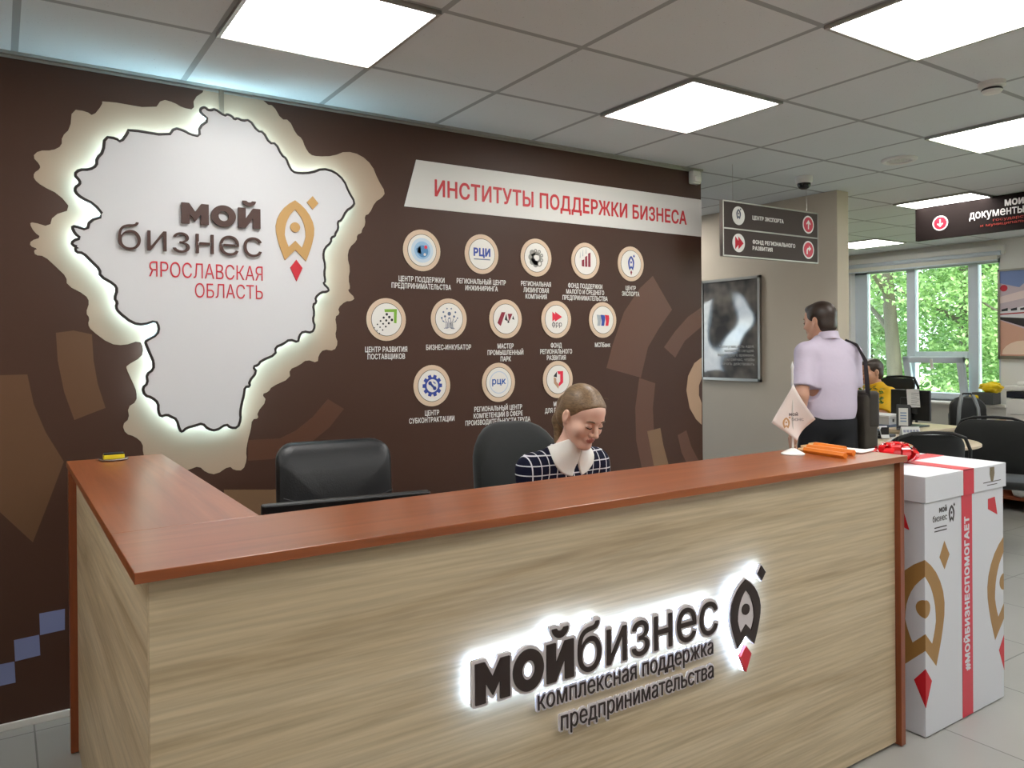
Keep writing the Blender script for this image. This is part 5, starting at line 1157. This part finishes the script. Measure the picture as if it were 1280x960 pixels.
def head_prims(c,M,s,female,lid=.0):
    P=lambda x,y,z: c+M@(np.array([x,y,z])*s)
    E=lambda p,r,k=.02,op='u': ell_(P(*p),np.array(r)*s,M,k*s,0,op)
    C=lambda a,b,r1,r2,k=.02,op='u': cap_(P(*a),P(*b),r1*s,r2*s,k*s,0,op)
    j=.9 if female else 1
    L=[E((0,.016,.036),(.073,.091,.082)),E((0,-.028,-.02),(.060*j+.003,.060,.080),.03),E((0,-.050,.045),(.052,.040,.040),.03)]
    for q in (-1,1):
        L+=[C((q*.054*j,.010,-.045),(q*.020,-.066,-.098),.017,.016,.035),E((q*.040,-.060,-.032),(.024,.026,.026),.025)]
    L+=[E((0,-.078,-.098),(.020*j,.016,.015),.022),C((-.030,-.080,.020),(.030,-.080,.020),.010,.010,.018)]
    for q in (-1,1): L.append(E((q*.031,-.101,-.001),(.019,.015,.013),.014,'s'))
    L+=[C((0,-.088,.010),(0,-.112,-.031),.0075,.0105,.012),E((0,-.106,-.036),(.010,.010,.008),.008)]
    for q in (-1,1): L.append(E((q*.0125,-.096,-.037),(.0075,.010,.007),.006))
    L+=[E((0,-.084,-.062),(.025,.012,.017),.014),E((0,-.0955,-.0588),(.020,.0060,.0042),.005),E((0,-.0940,-.0676),(.016,.0062,.0050),.005),C((-.020,-.1005,-.0632),(.020,-.1005,-.0632),.0020,.0020,.004,'s')]
    for q in (-1,1):
        L+=[E((q*.031,-.0805,-.001),(.0142,.0118,.0105),.003),C((q*.044,-.0865,-.004),(q*.019,-.0905,-.005),.0026,.0026,.003) ]
        L+=[E((q*.075,.012,-.008),(.009,.018,.027),.008),E((q*.083,.004,-.006),(.006,.010,.016),.006,'s'),E((q*.072,.008,-.032),(.008,.010,.010),.008)]
    return L,P
def hand_prims(w,d,side,palm,s,curl=25,spread=1.0,grip=0):
    """w wrist, d pointing direction, side = thumb side, palm = palm normal"""
    w=np.asarray(w,float); d=np.asarray(d,float)/np.linalg.norm(d); palm=np.asarray(palm,float); palm=palm-d*(d@palm); palm/=np.linalg.norm(palm); sd=np.cross(d,palm); sd=sd if sd@np.asarray(side)>0 else -sd
    L=[]; B=np.stack([sd,palm,d],1)
    L.append(ell_(w+d*.048*s,np.array([.039,.014,.052])*s,B,.012)); L.append(cap_(w,w+d*.03*s,.025*s,.024*s,.02)); L.append(ell_(w+d*.03*s+sd*.022*s+palm*.006*s,np.array([.016,.015,.028])*s,B,.012))
    for i,(o,l) in enumerate(((.028,.074),(.0095,.083),(-.009,.077),(-.027,.062))):
        p=w+d*.088*s+sd*o*s; dd=d+sd*(.10*spread*(1.3-i)*.8); dd/=np.linalg.norm(dd); a=R(curl*.6)
        for k,(fr_,r1,r2) in enumerate(((.46,.0092,.0086),(.30,.0086,.0080),(.24,.0080,.0070))):
            v=dd*math.cos(a)+palm*math.sin(a); q=p+v*l*fr_*s; L.append(cap_(p,q,r1*s,r2*s,.004)); p=q; a+=R(curl)
    p=w+d*.028*s+sd*.030*s; v1=d*.62+sd*.70+palm*.30; v2=d*.92+sd*.30+palm*.35
    for v,l,r1,r2 in ((v1,.044,.0125,.0105),(v2,.034,.0105,.0092),(v2*1.0+d*.1,.026,.0092,.0080)):
        v=v/np.linalg.norm(v); q=p+v*l*s; L.append(cap_(p,q,r1*s,r2*s,.006)); p=q
    return L
def torso(J,s,fem,t=0):
    pel,ch,nb=J['pel'],J['chest'],J['neck']; M=basis(ch-pel,J.get('fwd',(0,-1,0))); mid=(pel+ch)/2; sh=J['shR']-J['shL']
    Mc=basis(nb-ch*.5-pel*.5,J.get('fwd',(0,-1,0)))
    a,b,c=((.128,.098,.165),(.112,.090,.15),(.150,.115,.125)) if fem else ((.160,.112,.185),(.142,.106,.17),(.150,.116,.13))
    L=[ell_(pel,np.array(c)*s,M,.05*s,t),ell_(mid,np.array(b)*s,M,.06*s,t),ell_(ch,np.array(a)*s,Mc,.06*s,t)]
    if fem:
        for q in (-1,1): L.append(ell_(ch+Mc@(np.array([q*.062,-.075,-.015])*s),np.array([.056,.048,.056])*s,Mc,.03*s,t))
    L.append(cap_(J['shL'],J['shR'],.050*s,.050*s,.04*s,t))
    up=nb+(J['head']-nb)*.22
    for q in ('shL','shR'): L.append(cap_(up,J[q]*.75+nb*.25,.040*s,.036*s,.05*s,t))
    return L
def arm(J,q,s,part,t=0,fem=False):
    f=.88 if fem else 1.0; S,E,W=J['sh'+q],J['el'+q],J['wr'+q]
    if part=='upper': return [cap_(S,E,.053*s*f,.041*s*f,.03*s,t)]
    return [cap_(E,W,.041*s*f,.027*s*f,.02*s,t),ell_(E+(W-E)*.3,np.array([.040,.040,.085])*s*f,basis(W-E,(0.2,-1,.3)),.03*s,t)]
def leg(J,q,s,part,t=0):
    H,K,A=J['hip'+q],J['kn'+q],J['an'+q]
    if part=='thigh': return [cap_(H,K,.084*s,.056*s,.04*s,t)]
    return [cap_(K,A,.054*s,.036*s,.03*s,t),ell_(K+(A-K)*.3+np.array(J.get('back',(0,.02,0)))*s,np.array([.050,.052,.12])*s,basis(A-K,(0.1,-1,.2)),.03*s,t)]
def skin_mat(n,rgb): 
    m=mat(n,rgb,.5,noise=(9,.05)); b=m.node_tree.nodes['Principled BSDF']; b.inputs['Subsurface Weight'].default_value=.05; b.inputs['Subsurface Radius'].default_value=(.012,.005,.003); return m
def hair_mat(n,rgb):
    return mat(n,rgb,.42,noise=(1,.40,(230,16,230)))
def face_parts(root,P,M,s,c,brow,iris,look=0.0):
    for q in (-1,1):
        mb=MB(); mb.tube([P(q*x,y,z) for x,y,z in ((.017,-.0945,.0195),(.030,-.0945,.0235),(.041,-.0890,.0225),(.049,-.0790,.0165))],[.0022*s,.0032*s,.0028*s,.0012*s],6); mb.build('eyebrow',mat('brow_dark',(96,70,52),.7),root,True,world=False)
        mb=MB(); mb.tube([P(q*x,y,z) for x,y,z in ((.0175,-.0915,-.0055),(.025,-.0945,-.0078),(.033,-.0945,-.0080),(.0405,-.0905,-.0062),(.0465,-.0840,-.0035))],[.0010*s,.0024*s,.0026*s,.0024*s,.0012*s],6); mb.build('eyelashes',mat('lash_dark',(50,34,28),.6),root,True,world=False)

def person(name,loc,rz,label,J,s,fem,skin,h,headrot,hair_fn,clothes_fn,look=0,hand_cfg=None):
    root=empty(name,loc,label,'person',rz=rz); M=headrot; c=J['head']
    L=torso(J,s,fem)
    HL,P=head_prims(c,M,s,fem); nbk=J['neck']
    L+=[cap_(nbk,c+M@(np.array([0,.018,-.055])*s),.050*s*(.9 if fem else 1.06),.046*s*(.9 if fem else 1.06),.03*s)]
    for q in 'LR':
        L+=arm(J,q,s,'upper',0,fem)+arm(J,q,s,'fore',0,fem)+leg(J,q,s,'thigh')+leg(J,q,s,'shank')
        L.append(cap_(J['an'+q],J['toe'+q],.036*s,.026*s,.02)); 
        hd=J['hand'+q]; L+=hand_prims(J['wr'+q],hd[0],hd[1],hd[2],s*(.92 if fem else 1),hd[3])
    L+=HL
    lips=mat('lips_'+name+('f' if fem else 'm'),(198,128,118) if fem else (160,96,86),.45)
    def fm(C):
        q=((C-c)@M)/s
        return ((q[:,0]/.022)**2+((q[:,2]+.0632)/.0105)**2<1)&(q[:,1]<-.088)
    sdf_obj('body',L,h,[skin,lips],root,fm)
    face_parts(root,P,M,s,c,hair_fn[1],None,look)
    hp=hair_fn[0](P,M,s,c)
    ho=sdf_obj('hair',hp,min(h,.004),hair_fn[1],root)
    if len(hair_fn)>2:
        mb=MB(); rnd=random.Random(2)
        for k in range(26):
            x=rnd.uniform(-.05,.06); a=np.array([x,rnd.uniform(-.03,.06),.112-.6*x*x*10]); d=np.array([rnd.uniform(-.3,.6),rnd.uniform(-.9,.5),rnd.uniform(.1,.5)])*.022
            mb.tube([P(*a),P(*(a+d*.6+np.array([0,0,.004]))),P(*(a+d))],[.0005,.0004,.0002],4)
        tag(mb.build('loose_strands',hair_fn[1],ho,world=False),kind='stuff')
    clothes_fn(root,P,M)
    return root
def shoes(root,J,s,m,h=.005):
    for q in 'LR':
        a,t_=J['an'+q],J['toe'+q]; d=t_-a; d[2]=0; d/=np.linalg.norm(d); z0=a[2]-.09*s
        b=np.array([a[0],a[1],z0]); L=[cap_(b-d*.035*s+V3(0,0,.045*s),b+d*.13*s+V3(0,0,.036*s),.044*s,.036*s,.02),cap_(b+d*.10*s+V3(0,0,.034*s),b+d*.175*s+V3(0,0,.030*s),.040*s,.030*s,.02),cap_(b+V3(0,0,.05*s),b+V3(0,0,.085*s),.046*s,.046*s,.02),pln_(b+V3(0,0,.002),(0,0,-1),.003)]
        sdf_obj('shoe',L,h,m,root)
A=np.array
# --- the woman at the counter
s=.95
J=dict(pel=A([0,.04,.565]),chest=A([0,-.015,.825]),neck=A([0,-.050,.985]),head=A([.0,-.147,1.158]),shL=A([.158,-.03,.945]),shR=A([-.158,-.03,.945]),
 elL=A([.215,-.06,.660]),elR=A([-.215,-.06,.660]),wrL=A([.120,-.29,.775]),wrR=A([-.120,-.29,.775]),hipL=A([.085,.02,.535]),hipR=A([-.085,.02,.535]),knL=A([.095,-.40,.535]),knR=A([-.095,-.40,.535]),
 anL=A([.09,-.37,.090]),anR=A([-.09,-.37,.090]),toeL=A([.095,-.49,.035]),toeR=A([-.095,-.49,.035]),
 handL=((-.15,-1,-.08),(-1,0,0),(0,0,-1),14),handR=((.15,-1,-.08),(1,0,0),(0,0,-1),14))
WHEAD=rot('z',2)@rot('x',27)@rot('y',3)
def hair_w(P,M,s,c):
    E=lambda p,r,k=.02,op='u': ell_(P(*p),np.array(r)*s,M,k*s,0,op)
    n=M@np.array([0,-1.0,-.86]); p=P(0,-.004,-.008)
    L=[E((0,.016,.036),(.0795,.099,.0885)),E((0,-.040,.060),(.058,.046,.034),.02),pln_(p,n,.010*s),E((0,.108,.000),(.034,.030,.040),.02),E((0,.060,-.035),(.062,.055,.06),.03)]
    t=P(0,.118,-.01)
    L+=[cap_(t,t+A([-.012,.020,-.07]),.026*s,.026*s,.02),cap_(t+A([-.012,.020,-.07]),t+A([-.028,.012,-.17]),.026*s,.012*s,.02)]
    for q in (-1,1): L.append(E((q*.087,.004,-.006),(.016,.022,.032),.008,'s'))
    return L
def check_mat():
    m,n,l,b,tc=nodes_mat('windowpane_check',.85,.2); sep=n.new('ShaderNodeSeparateXYZ'); l.new(tc.outputs['Object'],sep.inputs[0]); outs=[]
    for i,(per,off) in ((0,(.036,.012)),(2,(.036,.005))):
        a=n.new('ShaderNodeMath'); a.operation='ADD'; a.inputs[1].default_value=off; l.new(sep.outputs[i],a.inputs[0])
        d=n.new('ShaderNodeMath'); d.operation='PINGPONG'; d.inputs[1].default_value=per/2; l.new(a.outputs[0],d.inputs[0])
        c=n.new('ShaderNodeMath'); c.operation='LESS_THAN'; c.inputs[1].default_value=.0021; l.new(d.outputs[0],c.inputs[0]); outs.append(c.outputs[0])
    mx=n.new('ShaderNodeMath'); mx.operation='MAXIMUM'; l.new(outs[0],mx.inputs[0]); l.new(outs[1],mx.inputs[1])
    k=n.new('ShaderNodeMix'); k.data_type='RGBA'; l.new(mx.outputs[0],k.inputs[0]); k.inputs[6].default_value=lin((18,20,42)); k.inputs[7].default_value=lin((214,214,220)); l.new(k.outputs[2],b.inputs['Base Color']); return m
def clothes_w(root,P,M):
    t=.010; L=torso(J,s,True,t)
    for q in 'LR': L+=arm(J,q,s,'upper',t+.003,True)+[cap_(J['el'+q],J['el'+q]*.45+J['wr'+q]*.55,.041*s,.036*s,.02,t)]+leg(J,q,s,'thigh',t+.004)
    for q in 'LR':
        e=J['el'+q]; w_=J['wr'+q]; L+=[('s',cap_(e*.4+w_*.6,w_,.05,.05)[1],np.minimum(e*.4+w_*.6,w_)-.06,np.maximum(e*.4+w_*.6,w_)+.06,.004)]
    nb=J['neck']; L.append(cap_(nb+A([0,-.006,.055]),nb+A([0,-.02,.15]),.062*s,.08*s,.012,0,'s'))
    sdf_obj('dress',L,.004,check_mat(),root)
    # white round collar lying on the shoulders
    L=torso(J,s,True,t+.006)+[cap_(nb,nb+(J['head']-nb)*.26,.056*s,.053*s,.03,.004)]; cc=nb+A([0,-.030,.012])
    L+=[('i',ell_(cc,(.104,.104,.085))[1],None,None,.004)]
    L.append(pln_(nb+A([0,0,.052]),(0,.45,1),.004))
    f0=nb+A([0,-.14,-.085]); L.append(('s',lambda X,Y,Z:np.maximum(np.abs(X-f0[0])-.030*np.clip((nb[2]-.008-Z)/.085,0,1)-.0012,Y-nb[1]+.03),f0-.2,f0+.2,.004))
    sdf_obj('collar',L,.0035,mat('collar_white',(236,234,228),.7),root)
    shoes(root,J,s,M_black)
person('person',(1.895,2.455,0),0,'woman seated behind the counter looking down, navy check dress with white collar',J,s,True,skin_mat('skin_fair',(228,184,164)),.0034,WHEAD,(hair_w,hair_mat('hair_blond',(122,98,72)),1),clothes_w)
# --- the man walking away
s2=.97
Jm=dict(pel=A([0,.0,.945]),chest=A([0,.005,1.26]),neck=A([.020,.020,1.425]),head=A([.048,-.015,1.575]),shL=A([.170,.01,1.372]),shR=A([-.160,.01,1.362]),
 elL=A([.232,.06,1.11]),elR=A([-.205,-.05,1.105]),wrL=A([.235,-.02,.87]),wrR=A([-.185,-.20,.93]),hipL=A([.09,0,.92]),hipR=A([-.09,0,.92]),knL=A([.095,-.12,.50]),knR=A([-.095,.05,.49]),
 anL=A([.09,-.10,.090]),anR=A([-.09,.24,.110]),toeL=A([.10,-.23,.035]),toeR=A([-.10,.12,.040]),back=(0,.02,0),
 handL=((.02,-.12,-1),(0,-1,0),(-1,0,0),22),handR=((.02,-.25,-1),(0,-1,0),(1,0,0),34))
def hair_m(P,M,s,c):
    E=lambda p,r,k=.02,op='u': ell_(P(*p),np.array(r)*s,M,k*s,0,op)
    return [E((0,.016,.038),(.081,.101,.091)),E((0,-.045,.085),(.055,.042,.026),.02),E((0,.050,-.035),(.068,.058,.058),.03),pln_(P(0,-.035,-.03),M@A([0,-1,-.55]),.008*s),pln_(P(0,.05,-.085),M@A([0,.35,-1]),.008*s)]+[E((q*.085,.008,-.008),(.020,.026,.040),.008,'s') for q in (-1,1)]
def clothes_m(root,P,M):
    t=.012; shirt=mat('shirt_lavender',(206,194,212),.8,bump=(18,.25)); J=Jm; s=s2
    L=torso(J,s,False,t)
    L+=[ell_(A([0,.01,1.03]),(.170,.130,.12),None,.05,0),ell_(A([0,.015,1.16]),(.168,.128,.17),None,.05,0)]
    for q in 'LR':
        S,E=J['sh'+q],J['el'+q]; L+=[cap_(S,S+(E-S)*.80,.051*s,.060*s,.03,t),('s',cap_(S+(E-S)*.80,E,.0,.0)[1],None,None,.001)][:1]
    for q in 'LR':
        S,E=J['sh'+q],J['el'+q]; d=(E-S)/np.linalg.norm(E-S); p=S+(E-S)*.80
        def cut(X,Y,Z,p=p,d=d): return np.maximum(-((X-p[0])*d[0]+(Y-p[1])*d[1]+(Z-p[2])*d[2]),np.sqrt((X-p[0])**2+(Y-p[1])**2+(Z-p[2])**2)-.11)
        L.append(('s',cut,p-.13,p+.13,.003))
    L.append(pln_((0,0,.955),(0,0,-1),.004)); L.append(cap_(J['neck']+A([0,-.005,.062]),J['neck']+A([0,-.02,.16]),.064*s,.075*s,.012,0,'s'))
    so_=sdf_obj('shirt',L,.005,shirt,root)
    mb=MB(); nb=J['neck']; n_=30; vs=[];fs=[]
    for i in range(n_+1):
        a=R(-80+ (340)*i/n_ -100+10); x,y=math.sin(a),math.cos(a)
        for r_,z in ((.060,.045),(.062,.078),(.066,.078),(.078,.030)): vs.append((nb[0]+x*r_*s,nb[1]-.002+y*r_*s*1.05,nb[2]+z*s+.010*(y)))
    for i in range(n_):
        for k in range(4): fs.append((i*4+k,i*4+(k+1)%4,i*4+4+(k+1)%4,i*4+4+k))
    mb.add(vs,fs); mb.build('collar',shirt,so_,True,world=False)
    L=[ell_(J['pel'],A([.150,.116,.13])*s,None,.05,.012)]
    for q in 'LR':
        an=J['an'+q]; kn=J['kn'+q]; L+=leg(J,q,s,'thigh',.014)+leg(J,q,s,'shank',.012)+[cap_(kn,an,.066*s,.056*s,.03,.006)]
    L.append(pln_((0,0,1.0),(0,0,1),.004))
    tr=sdf_obj('trousers',L,.006,mat('trousers_black',(22,23,28),.85),root)
    L=[ell_(J['pel'],A([.150,.116,.13])*s,None,.05,.016),ell_(A([0,0,1.03]),(.150,.112,.12),None,.05,.008),pln_((0,0,.995),(0,0,1),.002),pln_((0,0,.958),(0,0,-1),.002)]
    sdf_obj('belt',L,.005,mat('belt_leather',(40,28,24),.5),tr)
    shoes(root,J,s,M_black,.006)
mroot=person('person',(4.452,2.955,0),R(159.5),'man walking away in a lavender short-sleeved shirt, bag on his shoulder',Jm,s2,False,skin_mat('skin_tan',(204,154,128)),.005,rot('z',22)@rot('x',6),(hair_m,hair_mat('hair_dark',(52,38,30))),clothes_m)
# his bag hangs from the right shoulder
M_bag=mat('bag_olive',(58,52,44),.6,noise=(14,.15)); M_strap=mat('strap_dark',(40,34,34),.6)
bg=empty('shoulder_bag',(4.452,2.955,0),'dark olive shoulder bag hanging at the walking man\'s right hip','bag',rz=R(159.5))
L=[('u',lambda X,Y,Z:np.sqrt(np.maximum(np.abs(X+.225)-.026,0)**2+np.maximum(np.abs(Y-.00)-.10,0)**2+np.maximum(np.abs(Z-.93)-.155,0)**2)-.022,A([-.31,-.14,.75]),A([-.15,.18,1.11]),.01)]
sdf_obj('bag_body',L,.006,M_bag,bg)
L=[('u',lambda X,Y,Z:np.sqrt(np.maximum(np.abs(X+.237)-.024,0)**2+np.maximum(np.abs(Y-.00)-.103,0)**2+np.maximum(np.abs(Z-1.01)-.095,0)**2)-.022,A([-.32,-.145,.89]),A([-.16,.185,1.13]),.01)]
sdf_obj('bag_flap',L,.006,mat('bag_flap',(50,44,38),.55),bg)
mb=MB(); pts=[(-.200,.10,1.06),(-.168,.132,1.18),(-.158,.128,1.32),(-.140,.078,1.41),(-.125,.01,1.436),(-.15,-.055,1.40),(-.205,-.105,1.27),(-.228,-.115,1.15),(-.232,-.09,1.06)]
vs=[];fs=[]
for i,p in enumerate(pts):
    a=Vector(pts[max(0,i-1)]); b=Vector(pts[min(len(pts)-1,i+1)]); d=(b-a).normalized(); n_=Vector((-1,0,.9)) if 1<i<7 else Vector((-1,0,.2)); n_=(n_-d*n_.dot(d)).normalized(); w_=d.cross(n_)*.019
    q=Vector(p)+n_*.010; vs+=[q-w_,q+w_,q+w_+n_*.004,q-w_+n_*.004]
for i in range(len(pts)-1):
    for k in range(4): fs.append((4*i+k,4*i+(k+1)%4,4*i+4+(k+1)%4,4*i+4+k))
mb.add(vs,fs); mb.build('strap',M_strap,bg,True,world=False)
for y in (.10,-.09): MB().box(-.25,-.215,y-.018,y+.018,1.035,1.07,.005).build('buckle',M_alu,bg,world=False)
# --- the man in yellow at the far desk
s3=.97
Jy=dict(pel=A([0,.05,.575]),chest=A([0,.02,.86]),neck=A([0,.0,1.02]),head=A([0,-.045,1.165]),shL=A([.168,.01,.955]),shR=A([-.168,.01,.955]),
 elL=A([.235,-.12,.735+.03]),elR=A([-.225,-.12,.77]),wrL=A([.10,-.33,.785]),wrR=A([-.10,-.33,.785]),hipL=A([.09,.03,.545]),hipR=A([-.09,.03,.545]),knL=A([.12,-.38,.55]),knR=A([-.12,-.38,.55]),
 anL=A([.11,-.34,.090]),anR=A([-.11,-.34,.090]),toeL=A([.115,-.47,.035]),toeR=A([-.115,-.47,.035]),
 handL=((-.6,-.8,-.04),(-.5,.5,0),(0,0,-1),16),handR=((.6,-.8,-.04),(.5,.5,0),(0,0,-1),16))
def clothes_y(root,P,M):
    J=Jy; s=s3; t=.012; ym=mat('shirt_yellow',(232,182,30),.8,bump=(14,.25)); L=torso(J,s,False,t)
    for q in 'LR': S,E=J['sh'+q],J['el'+q]; L+=[cap_(S,S+(E-S)*.82,.060*s,.058*s,.03,t)]
    for q in 'LR':
        S,E=J['sh'+q],J['el'+q]; d=(E-S)/np.linalg.norm(E-S); p=S+(E-S)*.82
        def cut(X,Y,Z,p=p,d=d): return np.maximum(-((X-p[0])*d[0]+(Y-p[1])*d[1]+(Z-p[2])*d[2]),np.sqrt((X-p[0])**2+(Y-p[1])**2+(Z-p[2])**2)-.11)
        L.append(('s',cut,p-.13,p+.13,.003))
    L.append(pln_((0,0,.53),(0,0,-1),.004)); L.append(cap_(J['neck']+A([0,-.012,.055]),J['neck']+A([0,-.03,.16]),.066*s,.08*s,.012,0,'s'))
    sdf_obj('shirt',L,.006,ym,root)
    L=[ell_(J['pel'],A([.150,.116,.12])*s,None,.05,.008)]
    for q in 'LR': L+=leg(J,q,s,'thigh',.012)+leg(J,q,s,'shank',.012)+[cap_(J['kn'+q],J['an'+q],.062*s,.055*s,.03,.006)]
    L.append(pln_((0,0,.62),(0,0,1),.004)); sdf_obj('trousers',L,.007,mat('trousers_blue',(44,52,74),.85),root); shoes(root,J,s,M_black,.006)
person('person',(6.95,4.12,0),R(-112),'man in a yellow T-shirt seated in profile at the far desk by the window',Jy,s3,False,MATS['skin_tan'],.005,rot('z',-6)@rot('x',4),(hair_m,hair_mat('hair_brown',(58,44,36))),clothes_y)
